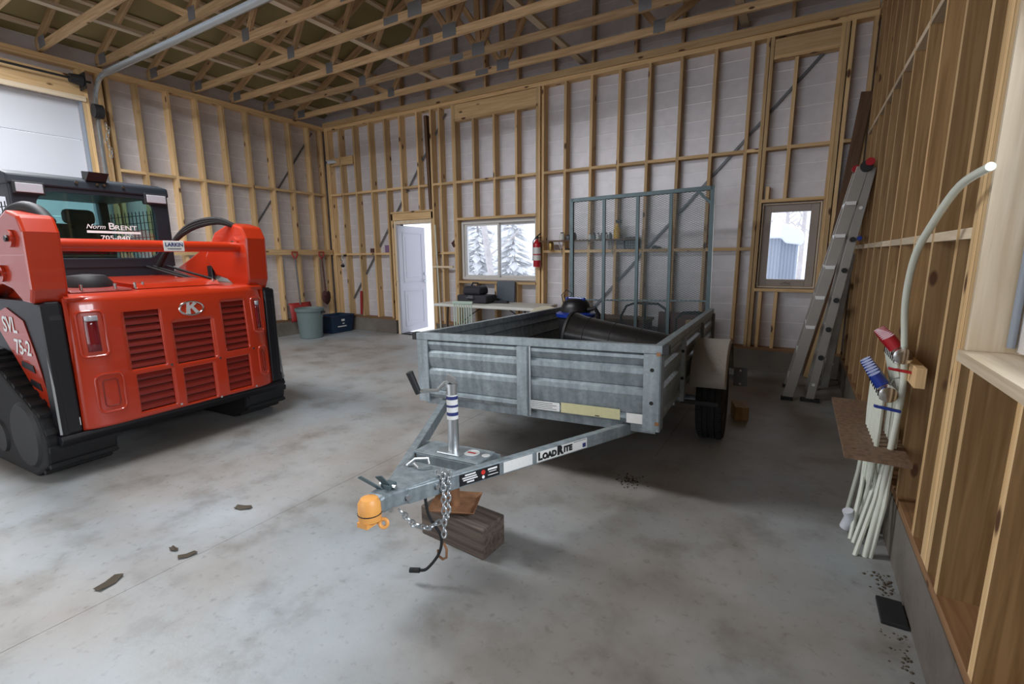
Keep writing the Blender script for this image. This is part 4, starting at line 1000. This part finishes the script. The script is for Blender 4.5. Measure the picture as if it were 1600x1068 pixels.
text('lettering','B',.080,'ink_white',rw,(.082,cy0+.016,1.772),mt,bold=.0008,xs=1.15); text('lettering','RENT',.058,'ink_white',rw,(.190,cy0+.016,1.762),mt,bold=.0005,xs=1.2)
put('white_strip', G().box((-.10,cy0+.014,1.712),(.30,cy0+.018,1.732)), 'ink_white', rw)
text('lettering','705-840',.055,'ink_white',rw,(.10,cy0+.016,1.672),mt,bold=.0008,xs=1.2)
for s_ in (-1,1):
    g = G(); x0 = s_*.50
    for k in range(9): z = 1.35+.07*k; g.bar((x0,cy0+.12,z),(x0,cy1-.05,z),.006,.006)
    for k in range(13): y_ = cy0+.14+.07*k; g.bar((x0,y_,1.32),(x0,y_,1.95),.006,.006)
    o = put('side_grille', g, 'cab', ld, fix=False); o['kind'] = 'stuff'
    wl = empty('work_light', (s_*.44,cy0-.035,2.035), (0,0,0), ld)
    put('lamp_housing', G().box((-.095,-.005,-.048),(.095,.05,.048)), 'blackmatte', wl, bevel=.006); put('lamp_lens', G().box((-.08,-.014,-.035),(.08,-.004,.035)), 'lampglass', wl, bevel=.008)
put('front_frame', G().bar((-.48,cy1,1.50),(.48,cy1,1.50),.05,.05), 'cab', ld)
sg = G(); sg.box((-.22,1.45,1.05),(.22,1.85,1.22)); sg.box((-.21,1.38,1.2),(.21,1.50,1.80)); sg.box((-.12,1.40,1.80),(.12,1.48,1.93)); put('seat', sg, 'interior', ld, bevel=.04)
put('camera_bracket', G().prism([(cy0-.10,2.205),(cy0+.03,2.22),(cy0+.03,2.14),(cy0-.03,2.14)],-.07,.07,'x'), 'blackmatte', ld)
for x in (-.14,.19,.0,.05): put('roof_bolt', G().cyl((x,cy0-.03,2.115),(x,cy0-.042,2.115),.011,n=10), 'chrome', ld, smooth=True)
put('exhaust', G().cyl((.60,.55,1.2),(.60,.55,1.42),.03,n=14), 'black', ld, smooth=True)
# ================================================================ BACK LEFT CORNER
b = empty('trash_can', (-7.86,5.72,0)); tag(b, 'grey green round plastic trash can in the back left corner', 'trash can')
put('can_body', G().lathe([(.19,0),(.20,.01),(.235,.50),(.255,.505),(.262,.56),(.245,.565),(.225,.50),(.18,.03),(.01,.025)],32), 'bin', b, smooth=True)
g = G(); g.box((.225,-.05,.46),(.275,.05,.50)); put('can_handle', g, 'blackmatte', b, (0,0,0), (0,0,.6), bevel=.005)
b = empty('recycling_box', (-8.03,6.43,0), (0,0,.04)); tag(b, 'dark blue plastic recycling box with white print in the back left corner', 'recycling box')
g = G(); g.add([(-.17,-.25,0),(.17,-.25,0),(.17,.25,0),(-.17,.25,0),(-.21,-.29,.34),(.21,-.29,.34),(.21,.29,.34),(-.21,.29,.34)],[(0,3,2,1),(0,1,5,4),(1,2,6,5),(2,3,7,6),(3,0,4,7)])
put('box_body', g, 'navy', b, solid=.006); 
g = G()
for a,c in (((-.225,-.305,.325),(.225,-.29,.35)),((-.225,.29,.325),(.225,.305,.35)),((-.225,-.29,.325),(-.21,.29,.35)),((.21,-.29,.325),(.225,.29,.35))): g.box(a,c)
put('box_rim', g, 'navy', b)
put('print_mark', G().box((.2035,-.03,.23),(.209,.05,.27)), 'ink_white', b); put('print_mark', G().box((.196,.0,.17),(.202,.045,.19)), 'ink_white', b)
put('print_line', G().box((.190,-.12,.115),(.196,.10,.135)), 'ink_white', b)
def shovel(name, y, top, bot, mh, label, kind):
    x = -8.36; s = empty(name, (x,y,0)); tag(s, label, 'shovel')
    put('shaft', G().cyl((.05,0,bot+.18),(.0,0,top-.10),.015,n=10), mh, s, smooth=True)
    g = G(); g.tube([(0,0,top-.14),(0,-.055,top-.05),(0,-.06,top),(0,.06,top),(0,.055,top-.05),(0,0,top-.14)],.014,8); put('d_handle', g, 'redplastic', s, smooth=True)
    if kind == 'snow':
        vs = []; n = 6
        for j in range(n+1):
            z = bot+.36*(1-j/n); xx = .04+.10*math.sin(j/n*2.0)*(.6)
            for i in range(5): vs.append((xx-.02*abs(i-2)/2, -.24+.12*i, z))
        g = G().add(vs,[(5*j+i,5*j+i+1,5*j+i+6,5*j+i+5) for j in range(n) for i in range(4)]); put('scoop', g, 'redplastic', s, solid=.006, smooth=True)
    else:
        out = [(0,.22),(.055,.24),(.10,.20),(.11,.10),(.08,.02),(0,-.05),(-.08,.02),(-.11,.10),(-.10,.20),(-.055,.24)]
        g = G(); vs = [(.05+.02*(1-abs(u)/.11),u,bot+w+.0) for u,w in out]+[(.03,0,bot+.12)]; g.add(vs,[(i,(i+1)%10,10) for i in range(10)])
        put('blade', g, 'brown', s, solid=.004, smooth=True)
        put('socket', G().cyl((.045,0,bot+.15),(.03,0,bot+.45),.022,.016,10), 'brown', s, smooth=True)
    return s
shovel('snow_shovel', 5.865, 1.60, .27, 'greysteel', 'red snow shovel hanging from the left wall rail behind the trash can', 'snow')
shovel('spade', 6.47, 1.60, .58, 'brown', 'rusty round point spade hanging nearest the back corner', 'spade')
o = put('snow_brush', G().bar((-7.64,6.775,.34),(-7.61,6.775,.82),.05,.03,(0,1,0)), 'redplastic', None, bevel=.008)
o.location = (0,0,0); tag(o, 'short red plastic brush standing on the curb between studs left of the entrance door', 'brush')
c = empty('security_camera', (-8.25,6.80,3.37)); tag(c, 'small white bullet security camera high in the back left corner', 'camera')
put('camera_body', G().cyl((.06,.0,.01),(-.0,-.13,-.02),.038,n=18), 'white', c, smooth=True); put('lens', G().cyl((.0,-.131,-.02),(-.004,-.138,-.022),.024,n=16), 'ink', c, smooth=True)
put('mount', G().cyl((.05,-.02,0),(.12,.01,0),.02,n=10), 'white', c, smooth=True)
beam('mount_board', (-8.32,YB+.025,3.37), (-7.66,YB+.025,3.37), .05, .15, 'dark_board' if 0 else 'pine', wall_back)
w = empty('wire_bundle', (-8.13,6.79,1.45)); tag(w, 'tangle of loose cables with plugs hanging in the back left corner', 'cables')
g = G(); rn = random.Random(5)
put('cable', g.tube([(rn.uniform(-.05,.05),rn.uniform(-.02,.02),.16-.015*i+rn.uniform(-.05,.05)) for i in range(14)],.006,5), 'sticker', w, smooth=True)
put('cable', G().tube([(rn.uniform(-.05,.05),rn.uniform(-.02,.02),.02-.015*i+rn.uniform(-.04,.04)) for i in range(12)],.006,5), 'greysteel', w, smooth=True)
put('plug', G().box((-.03,-.02,-.16),(.03,.02,-.11)), 'blackmatte', w, bevel=.006); put('plug', G().box((.06,-.02,.06),(.12,.02,.10)), 'blackmatte', w, bevel=.006)
o = put('electrical_box', G().box((-7.33,6.82,1.575),(-7.24,6.87,1.66)), 'brown', wall_back); o = put('electrical_box', G().box((-7.01,6.90,1.58),(-6.87,6.94,1.72)), mat('violet_tape',(.22,.13,.25),.5), wall_back)
# white pipe beside the door
o = put('plastic_pipe', G().cyl((-5.56,6.77,.05),(-5.62,6.77,2.05),.014,n=10), 'pex', None, smooth=True); tag(o,'thin white plastic pipe standing against the post right of the entrance door','pipe')
beam('cleat', (-5.70,YB-.03,1.31), (-5.25,YB-.03,1.31), .03, .035, 'pale_wood', wall_back)
o = put('work_glove', G().tube([(-5.30,6.93,1.78),(-5.36,6.93,1.72),(-5.33,6.93,1.66)],[.02,.03,.02],6), 'brown', None, smooth=True); tag(o,'small dark red cloth scrap hanging on the foil left of the sliding window','cloth scrap'); o.name='cloth_scrap'
# ================================================================ TABLE
t = empty('folding_table', (-4.13,6.38,0), (0,0,.03)); tag(t, 'white folding table under the sliding window', 'table')
put('tabletop', G().box((-.93,-.37,.70),(.93,.37,.745)), 'table', t, bevel=.01)
for s_ in (-1,1):
    lg = put('leg_frame', G().tube([(s_*.70,-.30,.70),(s_*.74,-.30,.02),(s_*.74,.30,.02),(s_*.70,.30,.70)],.013,8), 'blackmatte', t, smooth=True)
    put('leg_brace', G().tube([(s_*.72,0,.35),(s_*.45,0,.55),(s_*.22,0,.69)],.008,6), 'blackmatte', t, smooth=True)
c = empty('tool_case', (-4.50,6.42,.747)); tag(c, 'wide black tool case lying on the left end of the folding table', 'tool case')
put('case_body', G().box((-.29,-.17,0),(.29,.17,.13)), 'bag', c, bevel=.03); put('case_handle', G().tube([(-.07,-.17,.08),(-.06,-.21,.09),(.06,-.21,.09),(.07,-.17,.08)],.011,8), 'greysteel', c, smooth=True); put('case_latch', G().box((-.05,-.181,.10),(.05,-.17,.125)), 'greysteel', c)
c = empty('tool_bag', (-4.54,6.44,.878)); tag(c, 'black soft bag with a top handle stacked on the tool case', 'bag')
put('bag_body', G().prism([(-.13,0),(.13,0),(.14,.08),(.09,.14),(-.09,.14),(-.14,.08)],-.17,.17,'x'), 'bag', c, bevel=.03); put('bag_handle', G().tube([(-.08,0,.13),(-.05,0,.185),(.05,0,.185),(.08,0,.13)],.012,8), 'blackmatte', c, smooth=True)
o = put('flat_panel', G().box((-.17,-.02,0),(.17,.02,.34)), mat('panel_blue_grey',(.10,.12,.15),.3), None, (-4.13,6.71,.747), (-.08,0,0), bevel=.005); tag(o,'dark blue grey flat panel leaning behind the bags on the table','panel')
o = put('black_pouch', G().box((-.12,-.05,0),(.12,.05,.035)), 'bag', None, (-4.08,6.50,.747), (0,0,.2), bevel=.012); tag(o,'flat black pouch lying right of the tool case','pouch')
# chair
c = empty('garden_chair', (-4.20,5.62,0), (0,0,.12)); tag(c, 'pale green slatted plastic chair in front of the folding table', 'chair')
put('back_rail', G().box((-.17,-.015,.80),(.17,.015,.845)), 'chair', c, bevel=.008)
for i in range(8):
    x = -.145+.0415*i; put('back_slat', G().bar((x,0,.42),(x*.98,0,.81),.017,.008,(0,1,0)), 'chair', c)
put('seat', G().box((-.22,-.42,.39),(.22,.0,.42)), 'chair', c, bevel=.01)
for sx in (-.19,.19):
    for sy in (-.38,-.02): put('leg', G().bar((sx,sy,.40),(sx*1.15,sy*1.05,0),.035,.025,(0,1,0)), 'chair', c)
o = put('round_board', G().cyl((0,0,0),(0,.025,0),.40,n=40), 'beige', None, (-3.02,5.96,.40), (-.12,0,0), bevel=.004); tag(o,'round beige board leaning on edge between the table and the trailer','board')
# ================================================================ BACK WALL THINGS
e = empty('fire_extinguisher', (-3.555,6.735,1.32)); tag(e, 'red fire extinguisher hanging on the post right of the sliding window', 'fire extinguisher')
put('cylinder', G().lathe([(.055,0),(.06,.01),(.06,.34),(.045,.39),(.02,.41),(.02,.43)],24), 'red_ext', e, smooth=True)
g = G(); g.box((-.015,-.02,.43),(.015,.02,.47)); g.bar((0,0,.47),(.07,-.02,.51),.02,.012); g.bar((0,0,.45),(.08,-.02,.45),.02,.012); put('valve', g, 'blackmatte', e)
put('label_band', G().cyl((0,0,.20),(0,0,.30),.0606,n=24,cap=False), 'sticker', e, fix=False); put('label_band', G().cyl((0,0,.10),(0,0,.18),.0606,n=24,cap=False), 'sticker', e, fix=False)
put('hose', G().tube([(-.02,-.01,.45),(-.07,0,.40),(-.07,0,.10)],.009,8), 'blackmatte', e, smooth=True)
sh = empty('wall_shelf', (-2.80,6.81,1.70)); tag(sh, 'narrow dark wooden shelf on the studs behind the ramp gate', 'shelf')
put('shelf_board', G().box((-.70,-.14,0),(.83,0,.02)), 'dark_board', sh)
for x in (-.36,.45): put('shelf_bracket', G().bar((x,-.12,.0),(x+.0,.0,-.20),.02,.008,(1,0,0)), 'alu_bright', sh)
def jar(x, y, z, r, h, m, label, name='jar', cap=None, grp=None):
    o = empty(name, (x,y,z)); tag(o, label, name.replace('_',' '), grp)
    put('body', G().lathe([(r*.92,0),(r,h*.08),(r,h*.75),(r*.7,h*.85),(r*.55,h)],16), m, o, smooth=True)
    put('cap', G().cyl((0,0,h*.92),(0,0,h*1.06),r*.62,n=12), cap or 'blackmatte', o, smooth=True); return o
jar(-3.13,6.74,1.72,.040,.11,'sticker','white tin at the left end of the dark shelf','tin')
jar(-3.02,6.74,1.72,.045,.075,'greysteel','dark squat tin beside the white tin on the shelf','tin')
jar(-2.93,6.74,1.72,.035,.10,'brown','brown capped tin left of the gate edge on the shelf','tin')
for i in range(6): jar(-2.68+.062*i,6.74,1.72,.026,.085,'greysteel' if i%2 else 'sticker',['leftmost of the six small cans behind the gate mesh','second from the left of the six small cans on the shelf','third from the left of the six small cans on the shelf','fourth from the left of the six small cans on the shelf','fifth from the left of the six small cans on the shelf','rightmost of the six small cans, nearest the yellow bottle'][i],'can',grp='row of small cans on the dark shelf')
y_ = empty('spray_bottle', (-2.27,6.74,1.72)); tag(y_, 'yellow spray bottle with black trigger on the dark shelf', 'bottle')
put('bottle_body', G().lathe([(.045,0),(.05,.01),(.05,.12),(.03,.17),(.016,.19),(.016,.22)],16), 'yellow', y_, smooth=True); put('spray_head', G().box((-.02,-.015,.22),(.06,.015,.26)), 'blackmatte', y_, bevel=.004); put('trigger', G().bar((.045,0,.22),(.035,0,.17),.01,.01), 'blackmatte', y_)
jar(-3.33,6.77,ZG2+.04,.045,.14,'brass','brass coloured jar on the blocking beside the fire extinguisher','jar')
o = put('black_tray', G().box((-.08,-.03,0),(.08,.03,.02)), 'blackmatte', None, (-3.14,6.85,ZG2+.04), bevel=.004); tag(o,'small black tray on the blocking right of the brass jar','tray')
r = empty('heater_grille', (-2.09,6.85,ZG2+.04)); tag(r, 'small black perforated box standing on the blocking behind the gate', 'box')
put('grille_box', G().box((-.09,-.04,0),(.09,.04,.17)), 'black', r, bevel=.004)
for i in range(4):
    for j in range(4): put('grille_hole', G().box((-.07+.038*i,-.0415,.015+.038*j),(-.045+.038*i,-.0402,.04+.038*j)), 'greysteel', r)
o = put('carton', G().box((-.12,-.04,0),(.12,.04,.15)), mat('carton_grey',(.28,.25,.27),.7), None, (-2.31,6.86,ZG2+.04), bevel=.003); tag(o,'pale grey carton beside the black perforated box on the blocking','carton')
o = put('hand_plane', G().prism([(-.06,0),(.06,0),(.06,.02),(.02,.03),(-.02,.05),(-.06,.03)],-.02,.02,'y'), 'blackmatte', None, (-1.73,6.83,ZG2+.04)); tag(o,'small dark tool on the blocking behind the third gate bar','tool')
# items standing behind the trailer
c = empty('storage_chest', (-2.22,6.47,0)); tag(c, 'low dark brown wooden chest behind the ramp gate', 'chest')
put('chest_body', G().box((-.52,-.20,.0),(.52,.20,.60)), 'brown', c, bevel=.006); put('chest_lid', G().box((-.54,-.22,.60),(.54,.22,.64)), 'dark_board', c, bevel=.006)
o = put('brown_panel', G().box((-.31,-.015,0),(.31,.015,.72)), mat('reddish_panel',(.13,.055,.045),.7,var=.2), None, (-1.32,6.66,0), (-.1,0,0)); tag(o,'reddish brown panel leaning low against the back wall behind the gate','panel')
hc = empty('hand_cart', (-1.66,6.11,0)); tag(hc, 'black tubular hand cart standing behind the ramp gate', 'hand cart')
put('cart_frame', G().tube([(-.30,0,.10),(-.31,0,.70),(-.24,0,.84),(-.12,0,.88),(.16,0,.88),(.26,0,.82),(.31,0,.70),(.30,0,.10)],.015,8), 'blackmatte', hc, smooth=True)
put('cart_strut', G().cyl((.0,0,.10),(.0,0,.88),.015,n=8), 'blackmatte', hc, smooth=True); put('toe_plate', G().box((-.30,-.14,0),(.30,.0,.015)), 'blackmatte', hc)
for s_ in (-1,1): put('cart_wheel', G().cyl((s_*.33,.03,.10),(s_*.37,.03,.10),.10,n=20), 'rubber', hc, smooth=True)
o = put('bar_clamp', G().tube([(-1.26,6.12,.02),(-1.27,6.12,.70),(-1.19,6.12,.78),(-1.02,6.12,.79),(-.95,6.12,.78)],[.012,.012,.02,.024,.02],8), 'blackmatte', None, smooth=True); tag(o,'black bent bar resting behind the right foot of the ramp gate','bar')
st = empty('sawhorse', (-1.08,6.35,0)); tag(st,'small wooden sawhorse behind the right end of the ramp gate','sawhorse')
beam('top_rail', (-1.19,6.35,.64),(-.99,6.35,.64),.08,.05,'pine').parent = None
o = bpy.data.objects['top_rail.003'] if 'top_rail.003' in bpy.data.objects else None
for ob in [ob for ob in bpy.data.objects if ob.name.startswith('top_rail') and ob.parent is None]:
    ob.parent = st; ob.location = Vector(ob.location)-Vector((-1.08,6.35,0))
for sx in (-1,1):
    for sy in (-1,1): put('leg', G().bar((sx*.07,0,.62),(sx*.07,sy*.14,0),.06,.03,(0,1,0)), 'pine', st)
# ================================================================ LADDERS AND BOARDS
ld2 = empty('folding_ladder', (0,0,0)); tag(ld2, 'tall grey aluminium folding ladder leaning against the right wall studs', 'ladder')
A0, A1 = Vector((.0,0,0)), Vector((.425,0,2.27)); B0, B1 = Vector((.20,0,0)), Vector((.49,0,2.26)); YN, YF = 5.58, 6.05
def rail(name, p0, p1, y0, y1, w=.028, dep=.095, m='alu'): return put(name, G().bar((p0.x,y0,p0.z),(p1.x,y1,p1.z),w,dep,(1,0,0)), m, ld2, bevel=.003)
rail('side_rail', A0, A1, YN-.03, YN+.02); rail('side_rail', A0, A1, YF+.05, YF-.02)
rail('rear_rail', B0, B1, YN+.02, YN+.02,.026,.075); rail('rear_rail', B0, B1, YF, YF-.02,.026,.075)
for k in range(7):
    f = (k+.62)/7.7; p = A0.lerp(A1,f); g = G(); g.prism([(p.x-.045,p.z+.012),(p.x+.04,p.z+.012),(p.x+.035,p.z-.02),(p.x-.035,p.z-.02)],YN-.03,YF+.03,'y'); put('rung', g, 'alu_bright', ld2)
    q = B0.lerp(B1,f*.98); put('rear_rung', G().cyl((q.x,YN,q.z),(q.x,YF,q.z),.016,n=8), 'alu_bright', ld2, smooth=True)
    if 0<k<6: put('lock_knob', G().cyl((q.x-.0,YN-.035,q.z),(q.x,YN+.0,q.z),.024,n=12), 'blackmatte', ld2, smooth=True)
put('blue_knob', G().cyl((B0.lerp(B1,.72).x+.05,YN-.02,B0.lerp(B1,.72).z),(B0.lerp(B1,.72).x+.05,YN+.02,B0.lerp(B1,.72).z),.022,n=10), 'blue', ld2, smooth=True)
g = G(); g.cyl((.45,YN-.04,2.27),(.45,YN+.02,2.27),.05,n=16); g.cyl((.45,YF-.04,2.27),(.45,YF+.02,2.27),.05,n=16); put('hinge', g.__class__().cyl((.45,YN-.04,2.27),(.45,YN+.02,2.27),.05,n=16), 'blackmatte', ld2, smooth=True); put('hinge', G().cyl((.45,YF-.04,2.27),(.45,YF+.02,2.27),.05,n=16), 'blackmatte', ld2, smooth=True)
put('hinge_knob', G().cyl((.47,YN-.07,2.30),(.47,YN-.03,2.30),.035,n=12), 'redcap', ld2, smooth=True); put('hinge_knob', G().cyl((.40,YF-.07,2.31),(.40,YF-.03,2.31),.035,n=12), 'redcap', ld2, smooth=True)
put('rubber_foot', G().box((-.055,YN-.06,0),(.055,YN+.0,.035)), 'blackmatte', ld2, bevel=.004); put('rubber_foot', G().box((-.055,YF+.02,0),(.055,YF+.08,.035)), 'blackmatte', ld2, bevel=.004)
put('stabiliser_bar', G().box((.12,YN-.02,.0),(.29,YN+.05,.03)), 'blackmatte', ld2, bevel=.004)
l3 = empty('step_ladder', (0,0,0)); tag(l3, 'short aluminium step ladder standing behind the tall folding ladder', 'ladder')
for y_ in (6.33,6.60): put('side_rail', G().bar((.36,y_,.0),(.47,y_,1.48),.025,.07,(1,0,0)), 'alu', l3, bevel=.003)
for k in range(4): put('step', G().box((.345+.022*k,6.34,.25+.3*k),(.42+.022*k,6.59,.28+.3*k)), 'alu_bright', l3)
put('spreader', G().bar((.30,6.33,.95),(.46,6.33,1.0),.012,.02), 'alu', l3); put('rear_rail', G().bar((.27,6.33,0),(.455,6.33,1.40),.02,.04,(1,0,0)), 'alu', l3)
for i,(x0,x1,h,m,lab) in enumerate([(.18,.46,1.55,'pine','light board leaning in the corner behind the tall ladder, nearer the window'),(.25,.475,1.30,'plate_wood','brown board leaning in the corner, nearer the step ladder')]):
    o = beam('leaning_board', (x0,6.68+.045*i,.01),(x1,6.68+.045*i,h),.06,.035,m,None,up=(0,1,0)); tag(o,lab,'board')
o = beam('dark_board', (.20,6.785,.01),(.475,6.785,3.22),.11,.03,'dark_board',None,up=(0,1,0)); tag(o,'tall dark stained board leaning in the back right corner','board')
# ================================================================ HEATING MANIFOLD
mf = empty('heating_manifold', (0,0,0)); tag(mf, 'underfloor heating manifolds, one blue and one red, over a bundle of white pipes', 'manifold')
pln = put('guide_board', G().box((.255,2.60,.545),(.505,3.66,.563)), 'ply', mf, label='weathered plywood guide board')
rn = random.Random(11)
def man(xc, y0, y1, z, cap, lab):
    m_ = put('manifold_bar', G().cyl((xc,y0,z),(xc,y1,z),.021,n=16), 'chrome', mf, smooth=True, label=lab)
    n = 7
    for i in range(n):
        y = y0+.07+(y1-y0-.10)*i/(n-1)
        put('valve_cap', G().cyl((xc-.008,y,z+.015),(xc-.045,y,z+.065),.031,.027,14), cap, m_, smooth=True)
        put('nut', G().cyl((xc,y,z-.02),(xc,y,z-.055),.014,n=6), 'chrome', m_, smooth=True)
    put('ball_valve', G().lathe([(.02,0),(.034,.01),(.034,.035),(.026,.045),(.036,.05),(.036,.075),(.02,.078)],16,Matrix.Translation((xc,y0+.01,z))@Matrix.Rotation(PI/2,4,'X')), 'chrome', m_, smooth=True)
    put('valve_lever', G().bar((xc-.045,y0-.045,z-.062),(xc+.055,y0-.045,z-.075),.022,.012), cap, m_, bevel=.003)
    put('fill_valve', G().cyl((xc-.02,y1-.02,z+.01),(xc-.05,y1-.0,z+.05),.016,n=10), 'steel', m_, smooth=True)
    put('end_cap', G().cyl((xc,y1,z),(xc,y1+.03,z),.026,n=12), 'blackmatte', m_, smooth=True)
    return [(xc, y0+.07+(y1-y0-.10)*i/(n-1)) for i in range(n)]
pb = man(.395,2.72,3.20,.855,'blue','blue capped return manifold'); pr_ = man(.430,2.73,3.12,1.035,'redcap','red capped supply manifold')
for (x,y),z in [(q,.80) for q in pb]+[(q,.98) for q in pr_]:
    xf = .34+rn.uniform(0,.12); yf = 2.72+rn.uniform(0,.55)
    xm = x+(.0 if z<.9 else .035)
    put('heating_pipe', G().tube([(x,y,z),(xm,y,z-.15),(xm+.0,2.80+(y-2.8)*.9,.55),(xm*.5+xf*.5+.01,(y*.4+yf*.6),.28),(xf,yf,.0)],.0105,8), 'pex', mf, smooth=True)
o = put('loose_pipe', G().tube(smooth([(.449,2.78,.565),(.459,2.76,.859),(.44,2.74,1.072),(.413,2.68,1.28),(.404,2.55,1.474),(.419,2.38,1.604),(.44,2.2,1.707),(.462,2.0,1.737)]),.0135,12), 'pex', mf, smooth=True)
put('loose_pipe_tail', G().tube([(.449,2.78,.57),(.44,2.78,.3),(.40,2.74,.0)],.0135,12), 'pex', mf, smooth=True)
put('mount_timber', G().box((.468,2.60,.91),(.507,3.45,1.0)), 'pine', mf, bevel=.003)
put('tie_wire', G().tube([(.465,2.75,.93),(.42,2.76,.91),(.41,2.77,.87)],.003,5), 'steel', mf)
o = put('pipe_elbow', G().tube([(.33,2.95,.03),(.345,2.93,.10),(.33,2.92,.14)],.026,12), 'white', mf, smooth=True)
o = put('black_plate', G().box((-.045,-.085,0),(.045,.085,.018)), 'blackmatte', None, (.452,2.32,0), (0,0,.0), bevel=.003); tag(o,'small black rectangular plate on the floor against the right curb','plate')
dd = put('dirt_strip', G(), 'dirt', None)
bpy.data.objects.remove(dd)
g = G(); rn = random.Random(4)
for i in range(110):
    x = .485-abs(rn.gauss(0,.035)); y = rn.choice((rn.uniform(1.75,2.2),rn.uniform(2.44,2.62))); r = rn.uniform(.003,.010); g.add([(x-r,y,0.0),(x,y-r,0),(x+r,y,0),(x,y+r,0),(x,y,r*.7)],[(0,1,4),(1,2,4),(2,3,4),(3,0,4)])
o = put('debris', g, 'leaf', None, fix=False); o['kind']='stuff'; tag(o,'crumbs of dirt along the foot of the right curb','debris')
g = G()
for i in range(90):
    x = -.855+rn.gauss(0,.035); y = 2.96+rn.gauss(0,.05); r = rn.uniform(.003,.009); g.add([(x-r,y,0.0),(x,y-r,0),(x+r,y,0),(x,y+r,0),(x,y,r*.6)],[(0,1,4),(1,2,4),(2,3,4),(3,0,4)])
o = put('debris', g, 'dirt', None, fix=False); o['kind']='stuff'; tag(o,'small patch of black crumbs on the floor in front of the trailer corner','debris')
labs = [(-2.771,1.447,.045,.5,'curled dead leaf on the floor left of the coupler'),(-2.552,1.031,.035,1.2,'round dark leaf scrap, right one of a pair on the floor'),(-2.67,1.025,.025,.1,'smaller dark scrap, left one of a pair on the floor'),(-2.642,.739,.05,2.0,'dark leaf nearest the lower left of the floor')]
for x,y,r,a,lab in labs:
    g = G(); n = 8; vs = [(r*1.3*math.cos(2*PI*i/n)*(1+.3*math.sin(3*i)),r*.55*math.sin(2*PI*i/n)*(1+.25*math.cos(2*i)),.004+.006*(i%2)) for i in range(n)]+[(0,0,.012)]
    g.add(vs,[(i,(i+1)%n,n) for i in range(n)]); o = put('dead_leaf', g, 'leaf', None, (x,y,0), (0,0,a), solid=.002); tag(o,lab,'leaf')
